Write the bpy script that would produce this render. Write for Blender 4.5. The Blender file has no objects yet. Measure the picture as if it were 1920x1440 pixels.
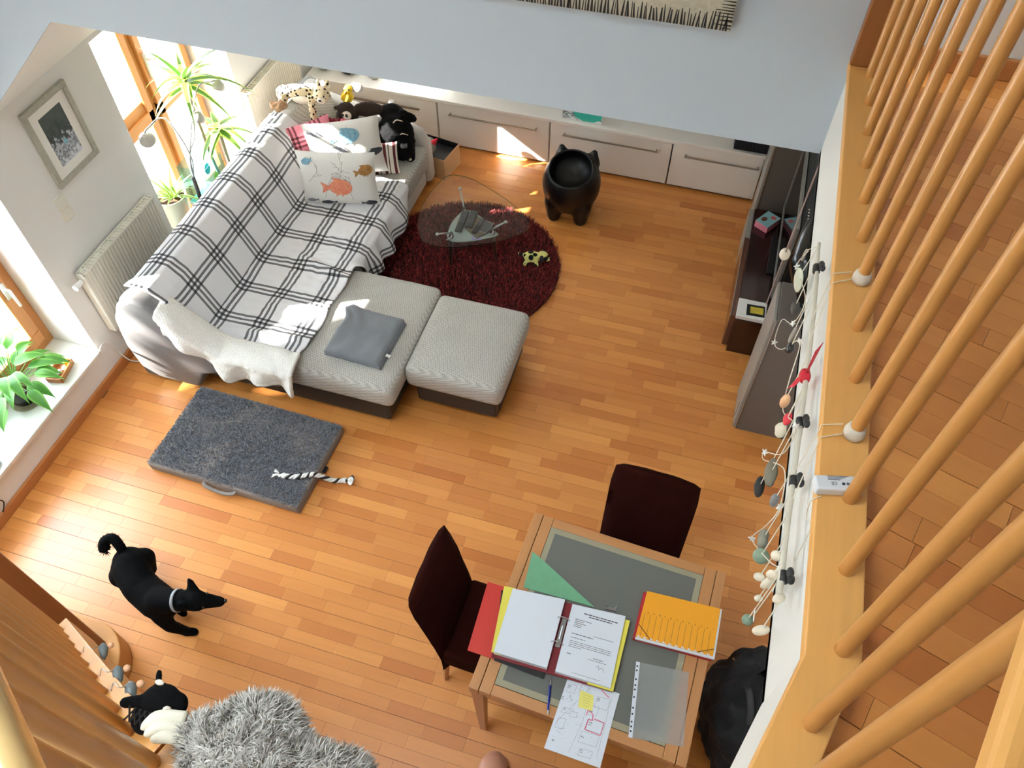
import bpy, bmesh, math, random
from mathutils import Vector, Matrix, Euler, noise
random.seed(11)
PI = math.pi
scene = bpy.context.scene
COL = scene.collection

# ------------------------------------------------------------------ camera
R3 = ((0.95749995, 0.2884216, -0.00261345), (0.22765381, -0.76126514, -0.60716483), (-0.17710899, 0.58076533, -0.79457161))
cam_d = bpy.data.cameras.new('camera')
cam = bpy.data.objects.new('camera', cam_d); COL.objects.link(cam)
cam_d.sensor_width = 36.0; cam_d.lens = 27.82; cam_d.clip_start = 0.02
m = Matrix.Identity(4)
for i in range(3):
    m[i][0] = R3[0][i]; m[i][1] = -R3[1][i]; m[i][2] = -R3[2][i]
m.translation = (0, 0, 4.3)
cam.matrix_world = m
scene.camera = cam

# ------------------------------------------------------------------ sky, sun, exposure
scene.view_settings.view_transform = 'Standard'
scene.view_settings.look = 'None'
scene.view_settings.gamma = 1.0
scene.view_settings.use_curve_mapping = False
scene.view_settings.exposure = -0.14
world = bpy.data.worlds.new('sky'); scene.world = world
world.use_nodes = True
bg = world.node_tree.nodes['Background']
bg.inputs[0].default_value = (0.76, 0.885, 1.0, 1)
bg.inputs[1].default_value = 24.0
SUN_DIR = Vector((1.0, 0.5, -0.67)).normalized()
sd = bpy.data.lights.new('sun', 'SUN'); sd.energy = 90.0; sd.angle = math.radians(0.6); sd.color = (1.0, 0.96, 0.90)
sun = bpy.data.objects.new('sun', sd); COL.objects.link(sun)
sun.rotation_euler = SUN_DIR.to_track_quat('-Z', 'Y').to_euler(); sun.location = (-8, -4, 9)
def portal(name, loc, rot, sx, sy):
    d = bpy.data.lights.new(name, 'AREA'); d.shape = 'RECTANGLE'; d.size = sx; d.size_y = sy
    d.cycles.is_portal = True
    o = bpy.data.objects.new(name, d); COL.objects.link(o); o.location = loc; o.rotation_euler = rot
scene.cycles.use_denoising = True
scene.cycles.max_bounces = 8; scene.cycles.diffuse_bounces = 5; scene.cycles.transparent_max_bounces = 16
scene.cycles.sample_clamp_indirect = 8.0

# ------------------------------------------------------------------ helpers
def lin(c):
    if isinstance(c, str):
        c = c.lstrip('#'); c = tuple(int(c[i:i+2], 16)/255 for i in (0, 2, 4))
    elif max(c) > 1: c = tuple(x/255 for x in c)
    return tuple((x/12.92 if x <= .04045 else ((x+.055)/1.055)**2.4) for x in c)
MATS = {}
class NT:
    """small wrapper for building a node tree"""
    def __init__(s, name):
        s.m = bpy.data.materials.new(name); s.m.use_nodes = True
        s.t = s.m.node_tree; s.b = s.t.nodes['Principled BSDF']; s.out = s.t.nodes['Material Output']
        MATS[name] = s.m
    def n(s, typ, **kw):
        x = s.t.nodes.new(typ)
        for k, v in kw.items(): setattr(x, k, v)
        return x
    def l(s, a, b): s.t.links.new(a, b)
    def val(s, sock, v):
        if hasattr(v, 'links') or isinstance(v, bpy.types.NodeSocket): s.l(v, sock)
        else: sock.default_value = v
    def math(s, op, a, b=None, c=None):
        x = s.n('ShaderNodeMath', operation=op); s.val(x.inputs[0], a)
        if b is not None: s.val(x.inputs[1], b)
        if c is not None: s.val(x.inputs[2], c)
        return x.outputs[0]
    def mix(s, f, a, b, blend='MIX'):
        x = s.n('ShaderNodeMix', data_type='RGBA', blend_type=blend)
        s.val(x.inputs[0], f)
        s.val(x.inputs[6], a if not isinstance(a, tuple) or len(a) == 4 else (*a, 1))
        s.val(x.inputs[7], b if not isinstance(b, tuple) or len(b) == 4 else (*b, 1))
        return x.outputs[2]
    def obj(s, scale=(1, 1, 1), rot=(0, 0, 0), which='Object'):
        tc = s.n('ShaderNodeTexCoord'); mp = s.n('ShaderNodeMapping')
        mp.inputs['Scale'].default_value = scale; mp.inputs['Rotation'].default_value = rot
        s.l(tc.outputs[which], mp.inputs[0]); return mp.outputs[0]
    def noise(s, vec, scale=5, detail=3, rough=.5, out=0):
        x = s.n('ShaderNodeTexNoise'); x.inputs['Scale'].default_value = scale
        x.inputs['Detail'].default_value = detail; x.inputs['Roughness'].default_value = rough
        s.l(vec, x.inputs['Vector']); return x.outputs[out]
    def ramp(s, fac, stops):
        x = s.n('ShaderNodeValToRGB'); e = x.color_ramp.elements
        while len(e) < len(stops): e.new(0.5)
        for q, (p, c) in zip(e, stops): q.position = p; q.color = (*c, 1)
        s.l(fac, x.inputs[0]); return x.outputs[0]
    def bump(s, h, strength=.3, dist=.01):
        x = s.n('ShaderNodeBump'); x.inputs['Strength'].default_value = strength; x.inputs['Distance'].default_value = dist
        s.l(h, x.inputs['Height']); s.l(x.outputs[0], s.b.inputs['Normal'])
    def base(s, c): s.val(s.b.inputs['Base Color'], (*c, 1) if isinstance(c, tuple) else c)
def scl(c, k): return tuple(min(1, x*k) for x in c)
def M(name, col, rough=.55, metal=0, var=.08, vs=12, bump=0, bs=60, bd=.004, sheen=0, coat=0, spec=None):
    if name in MATS: return MATS[name]
    t = NT(name); c = lin(col); v = t.obj()
    t.base(t.mix(t.noise(v, vs, 4), scl(c, 1-var), scl(c, 1+var)))
    t.b.inputs['Roughness'].default_value = rough; t.b.inputs['Metallic'].default_value = metal
    if bump: t.bump(t.noise(v, bs, 3), bump, bd)
    if spec is not None: t.b.inputs['Specular IOR Level'].default_value = spec
    if sheen: t.b.inputs['Sheen Weight'].default_value = sheen
    if coat: t.b.inputs['Coat Weight'].default_value = coat; t.b.inputs['Coat Roughness'].default_value = .15
    return t.m
def wood(name, col, axis='x', dark=.72, rough=.42, coat=0, fs=1.0):
    t = NT(name); c = lin(col)
    s = {'x': (2, 30, 30), 'y': (30, 2, 30), 'z': (30, 30, 2)}[axis]
    v = t.obj(tuple(q*fs for q in s))
    n1 = t.noise(v, 1.6, 5, .6); n2 = t.noise(t.obj((1, 1, 1)), 3, 2)
    a = t.mix(n1, scl(c, dark), scl(c, 1.12)); t.base(t.mix(t.math('MULTIPLY', n2, .35), a, scl(c, .85)))
    t.b.inputs['Roughness'].default_value = rough
    if coat: t.b.inputs['Coat Weight'].default_value = coat; t.b.inputs['Coat Roughness'].default_value = .2
    return t.m
def glass(name, tint=(1, 1, 1), alpha_gloss=.08, rough=0.0):
    t = NT(name); tr = t.n('ShaderNodeBsdfTransparent'); tr.inputs[0].default_value = (*tint, 1)
    gl = t.n('ShaderNodeBsdfGlossy'); gl.inputs['Roughness'].default_value = rough
    mx = t.n('ShaderNodeMixShader'); lw = t.n('ShaderNodeLayerWeight'); lw.inputs[0].default_value = .5
    t.l(t.math('MULTIPLY_ADD', t.math('POWER', lw.outputs['Facing'], 5), .7, alpha_gloss*.5), mx.inputs[0])
    t.l(tr.outputs[0], mx.inputs[1]); t.l(gl.outputs[0], mx.inputs[2]); t.l(mx.outputs[0], t.out.inputs[0])
    return t.m

def WM(o):
    return (WM(o.parent) @ o.matrix_basis) if o.parent else o.matrix_basis.copy()
class MB:
    """collects geometry; build() links it as one mesh object"""
    def __init__(s): s.v = []; s.f = []; s.uv = {}; s.mi = []
    def _add(s, vs, fs):
        k = len(s.v); s.v += [Vector(p) for p in vs]; s.f += [tuple(i+k for i in f) for f in fs]; return s
    def box(s, x0, x1, y0, y1, z0, z1):
        return s._add([(x0,y0,z0),(x1,y0,z0),(x1,y1,z0),(x0,y1,z0),(x0,y0,z1),(x1,y0,z1),(x1,y1,z1),(x0,y1,z1)],
            [(0,3,2,1),(4,5,6,7),(0,1,5,4),(1,2,6,5),(2,3,7,6),(3,0,4,7)])
    def ob(s, c, size, rot=(0, 0, 0)):
        k = len(s.v); a, b, d = (q/2 for q in size); s.box(-a, a, -b, b, -d, d)
        mt = Matrix.Translation(Vector(c)) @ Euler(rot).to_matrix().to_4x4()
        for i in range(k, len(s.v)): s.v[i] = mt @ s.v[i]
        return s
    def prism(s, poly, h0, h1, axis='z'):
        n = len(poly)
        P = {'z': lambda a, b, h: (a, b, h), 'y': lambda a, b, h: (a, h, b), 'x': lambda a, b, h: (h, a, b)}[axis]
        vs = [P(a, b, h0) for a, b in poly] + [P(a, b, h1) for a, b in poly]
        fs = [tuple(range(n-1, -1, -1)), tuple(range(n, 2*n))] + [(i, (i+1) % n, n+(i+1) % n, n+i) for i in range(n)]
        return s._add(vs, fs)
    def tube(s, pts, r, n=8, cap=True, flat=None):
        pts = [Vector(p) for p in pts]; N = len(pts)
        rs = r if isinstance(r, (list, tuple)) else [r]*N
        k = len(s.v); up = None
        for i, p in enumerate(pts):
            t = (pts[min(i+1, N-1)] - pts[max(i-1, 0)])
            t = t.normalized() if t.length > 1e-9 else Vector((0, 0, 1))
            if up is None: up = Vector((0, 0, 1)) if abs(t.z) < .9 else Vector((1, 0, 0))
            a = t.cross(up)
            if a.length < 1e-6: a = t.cross(Vector((0, 1, 0)))
            a.normalize(); b = a.cross(t).normalized(); up = b
            for j in range(n):
                g = 2*PI*j/n; s.v.append(p + (a*math.cos(g) + b*math.sin(g)*(flat or 1))*rs[i])
        for i in range(N-1):
            for j in range(n):
                s.f.append((k+i*n+j, k+i*n+(j+1) % n, k+(i+1)*n+(j+1) % n, k+(i+1)*n+j))
        if cap:
            s.f.append(tuple(k+j for j in range(n-1, -1, -1))); s.f.append(tuple(k+(N-1)*n+j for j in range(n)))
        return s
    def lathe(s, prof, c=(0, 0, 0), n=20, sq=(1, 1)):
        k = len(s.v); c = Vector(c); N = len(prof)
        for r, z in prof:
            for j in range(n):
                g = 2*PI*j/n; s.v.append(c + Vector((r*math.cos(g)*sq[0], r*math.sin(g)*sq[1], z)))
        for i in range(N-1):
            for j in range(n):
                s.f.append((k+i*n+j, k+i*n+(j+1) % n, k+(i+1)*n+(j+1) % n, k+(i+1)*n+j))
        s.f.append(tuple(k+j for j in range(n-1, -1, -1))); s.f.append(tuple(k+(N-1)*n+j for j in range(n)))
        return s
    def ell(s, c, r, rot=(0, 0, 0), nu=14, nv=8):
        if not isinstance(r, (tuple, list)): r = (r, r, r)
        k = len(s.v); mt = Matrix.Translation(Vector(c)) @ (rot.to_4x4() if isinstance(rot, Matrix) else Euler(rot).to_matrix().to_4x4())
        s.v.append(mt @ Vector((0, 0, -r[2])))
        for i in range(1, nv):
            t = PI*i/nv - PI/2
            for j in range(nu):
                g = 2*PI*j/nu; s.v.append(mt @ Vector((r[0]*math.cos(t)*math.cos(g), r[1]*math.cos(t)*math.sin(g), r[2]*math.sin(t))))
        s.v.append(mt @ Vector((0, 0, r[2])))
        for j in range(nu): s.f.append((k, k+1+(j+1) % nu, k+1+j))
        for i in range(nv-2):
            for j in range(nu):
                a = k+1+i*nu; s.f.append((a+j, a+(j+1) % nu, a+nu+(j+1) % nu, a+nu+j))
        a = k+1+(nv-2)*nu
        for j in range(nu): s.f.append((a+j, a+(j+1) % nu, len(s.v)-1))
        return s
    def cap2(s, p0, p1, r0, r1, n=12):
        """tapered capsule"""
        p0, p1 = Vector(p0), Vector(p1); d = (p1-p0)
        dn = d.normalized() if d.length > 1e-6 else Vector((0, 0, 1))
        pts = []; rs = []
        for i in range(5):
            a = PI/2*i/4; pts.append(p0 - dn*r0*math.cos(a)); rs.append(max(r0*math.sin(a), r0*.05))
        for i in range(5):
            a = PI/2*(4-i)/4; pts.append(p1 + dn*r1*math.cos(a)); rs.append(max(r1*math.sin(a), r1*.05))
        return s.tube(pts, rs, n)
    def grid(s, fn, nu, nv, close_u=False, thick=0):
        """fn(u,v) with u,v in 0..1 -> point or (point, (uu,vv))"""
        k = len(s.v)
        for j in range(nv+1):
            for i in range(nu+1):
                r = fn(i/nu, j/nv)
                if isinstance(r, tuple) and len(r) == 2 and not isinstance(r[0], float):
                    s.v.append(Vector(r[0])); s.uv[len(s.v)-1] = r[1]
                else: s.v.append(Vector(r)); s.uv[len(s.v)-1] = (i/nu, j/nv)
        for j in range(nv):
            for i in range(nu):
                a = k+j*(nu+1)+i; s.f.append((a, a+1, a+nu+2, a+nu+1))
        return s
    def quad(s, a, b, c, d, uv=((0, 0), (1, 0), (1, 1), (0, 1))):
        k = len(s.v); s.v += [Vector(a), Vector(b), Vector(c), Vector(d)]; s.f.append((k, k+1, k+2, k+3))
        for i in range(4): s.uv[k+i] = uv[i]
        return s
    def xf(s, mt):
        s.v = [mt @ p for p in s.v]; return s
    def build(s, name, mat, parent=None, smooth=False, bevel=0, seg=2, local=False, solid=0, sub=0, auto=None, origin=None):
        me = bpy.data.meshes.new(name); o = bpy.data.objects.new(name, me); COL.objects.link(o)
        vs = s.v
        if parent:
            o.parent = parent
            if not local:
                inv = WM(parent).inverted(); vs = [inv @ p for p in vs]
        elif not local:
            if origin is None:
                xs = [p.x for p in vs]; ys = [p.y for p in vs]; zs = [p.z for p in vs]
                origin = ((min(xs)+max(xs))/2, (min(ys)+max(ys))/2, min(zs))
            o.location = origin; c = Vector(origin); vs = [p-c for p in vs]
        me.from_pydata([tuple(p) for p in vs], [], s.f)
        if s.uv:
            ul = me.uv_layers.new(name='UVMap')
            for lp in me.loops: ul.data[lp.index].uv = s.uv.get(lp.vertex_index, (0, 0))
        if bevel or auto:
            bm = bmesh.new(); bm.from_mesh(me)
            bmesh.ops.recalc_face_normals(bm, faces=bm.faces)
            if bevel:
                ed = [e for e in bm.edges if len(e.link_faces) == 2 and e.calc_face_angle(0) > .5]
                bmesh.ops.bevel(bm, geom=ed, offset=bevel, segments=seg, profile=.5, affect='EDGES', clamp_overlap=True)
            bm.to_mesh(me); bm.free()
        if smooth: me.polygons.foreach_set('use_smooth', [True]*len(me.polygons))
        if isinstance(mat, (list, tuple)):
            for q in mat: me.materials.append(q)
        else: me.materials.append(mat)
        if solid:
            md = o.modifiers.new('thickness', 'SOLIDIFY'); md.thickness = solid; md.offset = -1
        if sub:
            md = o.modifiers.new('soft', 'SUBSURF'); md.levels = sub; md.render_levels = sub
        if smooth == 'auto':
            me.set_sharp_from_angle(angle=.7)
        me.update()
        return o
def tag(o, label, cat, group=None, kind=None):
    if label: o['label'] = label
    if cat: o['category'] = cat
    if group: o['group'] = group
    if kind: o['kind'] = kind
    return o
def struct(o, label=None):
    o['kind'] = 'structure'
    if label: o['label'] = label
    return o
def thing(name, label, cat, loc=(0, 0, 0), rotz=0, group=None, rot=None):
    o = bpy.data.objects.new(name, None); COL.objects.link(o)
    o.empty_display_size = .05; o.location = loc; o.rotation_euler = rot or (0, 0, rotz)
    return tag(o, label, cat, group)
def copy_tree(o, parent=None):
    c = o.copy(); COL.objects.link(c); c.parent = parent
    for ch in o.children: copy_tree(ch, c)
    return c
def baked(o, voxel=.01, smooth_it=6, dec=0, disp=0, dscale=.03, seed=0):
    """fuse overlapping shells of o into one continuous surface"""
    r = o.modifiers.new('fuse', 'REMESH'); r.mode = 'VOXEL'; r.voxel_size = voxel
    sm = o.modifiers.new('smooth', 'SMOOTH'); sm.factor = .5; sm.iterations = smooth_it
    dg = bpy.context.evaluated_depsgraph_get(); dg.update()
    me = bpy.data.meshes.new_from_object(o.evaluated_get(dg))
    o.modifiers.clear(); old = o.data; nm = old.name; mats = list(old.materials)
    o.data = me; bpy.data.meshes.remove(old); me.name = nm
    me.materials.clear()
    for q in mats: me.materials.append(q)
    if disp:
        for v in me.vertices:
            v.co += v.normal * disp * noise.noise(v.co/dscale + Vector((seed, 0, 0)))
    me.polygons.foreach_set('use_smooth', [True]*len(me.polygons)); me.update()
    return o
def lerp(a, b, t): return a+(b-a)*t
def spline(pts, n=8):
    """Catmull-Rom through pts"""
    P = [Vector(p) for p in pts]; P = [2*P[0]-P[1]] + P + [2*P[-1]-P[-2]]; out = []
    for i in range(1, len(P)-2):
        for k in range(n):
            t = k/n; a, b, c, d = P[i-1], P[i], P[i+1], P[i+2]
            out.append(.5*((2*b)+(c-a)*t+(2*a-5*b+4*c-d)*t*t+(3*b-a-3*c+d)*t**3))
    out.append(P[-2]); return out
def text_mb(body, size, mt, mat, name, parent, align='LEFT'):
    cu = bpy.data.curves.new(name, 'FONT'); cu.body = body; cu.size = size; cu.align_x = align; cu.extrude = .0002
    o = bpy.data.objects.new(name, cu); COL.objects.link(o)
    dg = bpy.context.evaluated_depsgraph_get(); dg.update()
    me = bpy.data.meshes.new_from_object(o.evaluated_get(dg)); bpy.data.objects.remove(o)
    me.transform(WM(parent).inverted() @ mt); me.materials.append(mat)
    o = bpy.data.objects.new(name, me); COL.objects.link(o); o.parent = parent
    return o
def pillow(name, mat, w, h, t, parent=None, n=18, pinch=.06, seed=0, wr=.006, local=True):
    """soft cushion in the local xy plane, bulging along z; UV in metres"""
    b = MB()
    for sgn in (1, -1):
        def fn(u, v, sgn=sgn):
            a = 2*u-1; c = 2*v-1
            k = max(0, (1-abs(a)**2.6)*(1-abs(c)**2.6))**.55
            x = a*w/2*(1-pinch*(1-abs(c)**2)*abs(a)**3); y = c*h/2*(1-pinch*(1-abs(a)**2)*abs(c)**3)
            z = sgn*(t/2*k) + wr*noise.noise(Vector((x*9+seed, y*9, sgn*3)))*min(1, k*3)
            return (Vector((x, y, z)), (u*w, v*h))
        k0 = len(b.f); b.grid(fn, n, n)
        if sgn < 0: b.f[k0:] = [tuple(reversed(f)) for f in b.f[k0:]]
    return b
# ------------------------------------------------------------------ materials of the setting
def floor_mat(name, k=1.0):
    t = NT(name); at = t.n('ShaderNodeAttribute', attribute_name='tint')
    v = t.obj((1.6, 26, 1)); g = t.noise(v, 1.7, 6, .62); g2 = t.noise(t.obj((9, 9, 1)), 1, 2)
    c = t.mix(at.outputs['Fac'], tuple(q*k for q in lin((180, 103, 43))), tuple(q*k for q in lin((230, 160, 84))))
    c = t.mix(t.math('MULTIPLY', g, .42), c, tuple(q*k for q in lin((160, 90, 38))))
    t.base(t.mix(t.math('MULTIPLY', g2, .2), c, tuple(q*k for q in lin((206, 132, 66)))))
    t.b.inputs['Roughness'].default_value = .36; t.b.inputs['Coat Weight'].default_value = .25; t.b.inputs['Coat Roughness'].default_value = .22
    t.bump(g, .05, .002); return t.m
m_floor = floor_mat('parquet')
m_gap = M('parquet_joint', (96, 58, 30), .7)
m_wall = M('white_plaster', (232, 232, 228), .85, var=.02, vs=3, bump=.06, bs=180, bd=.002)
m_rail = wood('beech_rail', (200, 142, 76), 'z', .8, .38, .15)
m_curb = wood('beech_curb', (226, 168, 94), 'y', .86, .45)
m_curb_l = wood('beech_stringer', (200, 140, 74), 'x', .84, .45)
m_base = wood('beech_baseboard', (186, 120, 66), 'y', .8, .45)
m_frame = wood('window_oak', (190, 126, 64), 'z', .8, .45)
m_white = M('white_paint', (236, 235, 230), .4, var=.01)
m_pane = glass('window_glass')
m_sill = M('pale_marble', (222, 222, 214), .25, var=.06, vs=9)
m_metal = M('brushed_steel', (190, 190, 188), .28, 1, .03)
m_dark = M('black_plastic', (24, 24, 25), .4, var=.1)

# ------------------------------------------------------------------ parquet floors
def strips(x0, x1, y0, y1, rnd, seam0=0.1, board=.2):
    out = []; k = math.floor((y0-seam0)/board)
    while seam0+k*board < y1:
        for j in range(3):
            ya = seam0+k*board+j*board/3; yb = ya+board/3
            ya += .0018 if j == 0 else .0004; yb -= .0004
            if yb <= y0 or ya >= y1: continue
            x = x0-rnd.random()*.45
            while x < x1:
                L = rnd.choice((.24, .28, .33, .38, .44))*rnd.uniform(.92, 1.08)
                a, b = max(x, x0), min(x+L, x1)
                if b-a > .03: out.append((a+.0005, b-.0005, max(ya, y0), min(yb, y1), min(1, max(0, rnd.gauss(.52, .2)))))
                x += L
        k += 1
    return out
def strip_obj(name, items, ztop, parent, mat, stuff=False, th=.006):
    b = MB(); tint = []
    for a, c, y0, y1, t in items:
        b.box(a, c, y0, y1, ztop-th, ztop); tint += [t]*8
    o = b.build(name, mat, parent, local=True)
    at = o.data.attributes.new('tint', 'FLOAT', 'POINT'); at.data.foreach_set('value', tint)
    if stuff: o['kind'] = 'stuff'
    return o
inv_cam = cam.matrix_world.inverted()
FPX = 1483.75
def px(P):
    q = inv_cam @ Vector(P)
    return (960+FPX*q.x/-q.z, 720-FPX*q.y/-q.z) if q.z < -.05 else (-9e3, -9e3)
def area_seen(s, z, mt=None):
    c = [Vector((s[0], s[2], z)), Vector((s[1], s[2], z)), Vector((s[1], s[3], z)), Vector((s[0], s[3], z))]
    if mt: c = [mt @ p for p in c]
    q = [px(p) for p in c]
    mx = sum(p[0] for p in q)/4; my = sum(p[1] for p in q)/4
    if not (0 < mx < 1920 and 0 < my < 1440): return 0
    return abs(sum(q[i][0]*q[(i+1) % 4][1]-q[(i+1) % 4][0]*q[i][1] for i in range(4)))/2
rnd = random.Random(5)
floor = struct(MB().box(-3.6, 1.05, -1.2, 5.98, -.12, -.005).build('floor', m_gap, origin=(0, 0, 0)), 'warm beech strip parquet of the living room')
S = strips(-3.6, 1.05, -1.2, 5.98, rnd)
def hidden(s):
    cx, cy = (s[0]+s[1])/2, (s[2]+s[3])/2
    for a, b, c, d in ((-3.4, -2.2, 2.5, 5.1), (-2.9, -1.65, 2.7, 3.7), (-1.6, -.95, 2.85, 3.6), (-2.98, -1.9, 1.85, 2.6), (-2.3, .4, 5.5, 6), (.4, 1.1, -2, 6), (-.45, .5, .9, 1.95)):
        if a < cx < b and c < cy < d: return True
    return (cx+1.66)**2+(cy-4.15)**2 < .66**2 or px((cx, cy, 0))[1] < 205+.17*px((cx, cy, 0))[0]*.1
ranked = sorted(S, key=lambda s: 0 if hidden(s) else -area_seen(s, 0))
for s in ranked[:300]: strip_obj('parquet_strip', [s], 0, floor, m_floor)
strip_obj('parquet_field', ranked[300:], 0, floor, m_floor, True)

GA = -math.radians(18.4)                 # the gallery front and stairs stand at this angle to the room
ZG = 2.86
gfl = struct(MB().prism([(.40, 2.7), (.40, .62), (.15, -.10), (1.0, -.75), (2.4, -1.2), (2.4, 2.7)], 2.56, ZG-.006).build('floor_gallery', m_gap, origin=(0, 0, 0)), 'beech strip parquet of the upstairs gallery')
gm = Matrix.Rotation(GA, 4, 'Z')
def inpoly(x, y, poly):
    c = False; n = len(poly)
    for i in range(n):
        (x1, y1), (x2, y2) = poly[i], poly[i-1]
        if (y1 > y) != (y2 > y) and x < (x2-x1)*(y-y1)/(y2-y1)+x1: c = not c
    return c
GP = [(.385, 2.79), (.385, .60), (.14, -.10), (1.0, -.6), (2.3, -1.1), (2.3, 2.79)]
def ing(s):
    for x, y in ((s[0], s[2]), (s[1], s[2]), (s[1], s[3]), (s[0], s[3])):
        p = gm @ Vector((x, y, 0))
        if not inpoly(p.x, p.y, GP): return False
    return True
def clip_strip(s):
    if ing(s): return [s]
    n = 10; out = []
    for i in range(n):
        q = (lerp(s[0], s[1], i/n), lerp(s[0], s[1], (i+1)/n), s[2], s[3], s[4])
        if ing(q):
            if out and abs(out[-1][1]-q[0]) < 1e-6: out[-1] = (out[-1][0], q[1], s[2], s[3], s[4])
            else: out.append(q)
    return out
GS = [q for s in strips(-1.5, 3.5, -1.5, 4, random.Random(9), .03) for q in clip_strip(s)]
GS.sort(key=lambda s: -area_seen(s, ZG, gm))
seen = [s for s in GS if area_seen(s, ZG, gm) > 0]
for s in seen[:90]:
    o = strip_obj('parquet_strip', [s], ZG, gfl, m_floor); o.rotation_euler.z = GA
o = strip_obj('parquet_field', seen[90:]+[s for s in GS if area_seen(s, ZG, gm) <= 0], ZG, gfl, m_floor, True); o.rotation_euler.z = GA

# ------------------------------------------------------------------ walls
XW, XO = -3.6, -4.02          # inner and outer face of the window wall
b = MB()
b.box(XO, XW, -1.2, .95, 0, 5.0).box(XO, XW, .95, 2.42, 0, .27).box(XO, XW, .95, 2.42, 1.92, 5.0)
b.box(XO, XW, 2.42, 2.6, 0, 5.0).box(XO, XW, 2.6, 3.45, 0, 1.9).box(XO, XW, 3.45, 4.63, 1.87, 1.95).box(XO, XW, 4.63, 5.10, 0, 1.9).box(XO, XW, 5.82, 5.98, 0, 1.9).box(XO, XW, 5.10, 5.82, 0, 1.0).box(XO, XW, 5.10, 5.82, 1.86, 1.9)
struct(b.build('wall_left', m_wall, origin=(0, 0, 0)), 'white plastered window wall with deep reveals')
# upper wall over the room: it comes down along the roof slope at its left end
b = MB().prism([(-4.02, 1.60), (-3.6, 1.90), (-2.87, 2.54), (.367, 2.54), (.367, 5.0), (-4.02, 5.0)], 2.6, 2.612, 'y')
struct(b.build('wall_upper', M('dimmed_white_plaster', (186, 196, 205), .85, var=.02, vs=3, bump=.06, bs=180, bd=.002), origin=(0, 0, 0)), 'large white wall above the open room')  # white wall; its dimmer light is put into a greyer plaster colour
struct(MB().box(.34, 2.4, 2.70, 2.8, 2.54, 5.0).build('wall_gallery', m_wall, origin=(0, 0, 0)), 'white wall at the end of the gallery')
struct(MB().box(.45, 2.4, 2.682, 2.70, ZG, ZG+.07).build('baseboard_gallery', m_base, origin=(0, 0, 0), bevel=.004), 'beech skirting along the gallery wall')
# ceiling below the upper floor and roof slope beside it
b = MB().prism([(-4.02, 1.90), (-3.6, 1.90), (-2.87, 2.54), (.367, 2.54), (1.05, 2.54), (1.05, 2.72), (-2.95, 2.72), (-4.02, 2.1)], 2.612, 5.98, 'y')
struct(b.build('ceiling', m_wall, origin=(0, 0, 0)), 'white ceiling with a sloping edge under the upper floor')
b = MB().prism([(.367, 2.72), (.367, .60), (.11, -.14), (.6, -1.2), (1.05, -1.2), (1.05, 2.72)], 2.54, 2.56)
struct(b.build('ceiling_gallery', m_wall, origin=(0, 0, 0)), 'white underside of the gallery')
struct(MB().box(XO, 1.17, 5.98, 6.1, 0, 2.7).build('wall_back', m_wall, origin=(0, 0, 0)), 'white wall behind the low cabinets')
struct(MB().box(1.05, 1.17, -1.2, 5.98, 0, 2.54).build('wall_right', m_wall, origin=(0, 0, 0)), 'white wall under the gallery behind the television')
struct(MB().box(XO, 2.4, -1.32, -1.2, 0, 5.0).build('wall_front', m_wall, origin=(0, 0, 0)), 'white wall behind the stairs')
struct(MB().box(2.4, 2.52, -1.32, 2.8, 2.5, 5.0).build('wall_gallery_side', m_wall, origin=(0, 0, 0)), 'white side wall of the gallery')
# unseen roof; deep light shaft added to bring sky light into the room
SX0, SX1, SY0, SY1, SZ = -2.75, -.8, -1.2, .9, 7.4
b = MB().box(XO, SX0, -1.32, 2.8, 5.0, 5.15).box(SX1, 2.52, -1.32, 2.8, 5.0, 5.15).box(SX0, SX1, -1.32, SY0, 5.0, 5.15).box(SX0, SX1, SY1, 2.8, 5.0, 5.15)
b.box(SX0-.1, SX0, SY0-.1, SY1+.1, 5.15, SZ).box(SX1, SX1+.1, SY0-.1, SY1+.1, 5.15, SZ).box(SX0, SX1, SY0-.1, SY0, 5.15, SZ).box(SX0, SX1, SY1, SY1+.1, 5.15, SZ)
struct(b.build('ceiling_roof', m_wall, origin=(0, 0, 0)), 'white upper ceiling with an added roof light shaft')
portal('portal_roof', ((SX0+SX1)/2, (SY0+SY1)/2, SZ-.02), (0, 0, 0), SX1-SX0, SY1-SY0)
portal('portal_window', (XO-.01, 1.69, 1.1), (0, -PI/2, 0), 1.62, 1.46)
portal('portal_corner', (XO-.01, 5.46, 1.43), (0, -PI/2, 0), .8, .66)
portal('portal_door', (XO-.01, 4.04, .95), (0, -PI/2, 0), 1.9, 1.18)
# white face and wooden kerb of the gallery edge
b = MB().prism([(.367, 2.60), (.367, .615), (.128, -.10), (.20, -.13), (.44, .60), (.44, 2.60)], 2.54, 2.872)
struct(b.build('trim_1', m_wall, origin=(0, 0, 0)), 'white face of the gallery edge')
# left wall skirting, window sill
struct(MB().box(XW, XW+.022, -1.2, 3.45, 0, .075).build('baseboard_left', m_base, origin=(0, 0, 0), bevel=.004), 'beech skirting below the windows')
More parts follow.
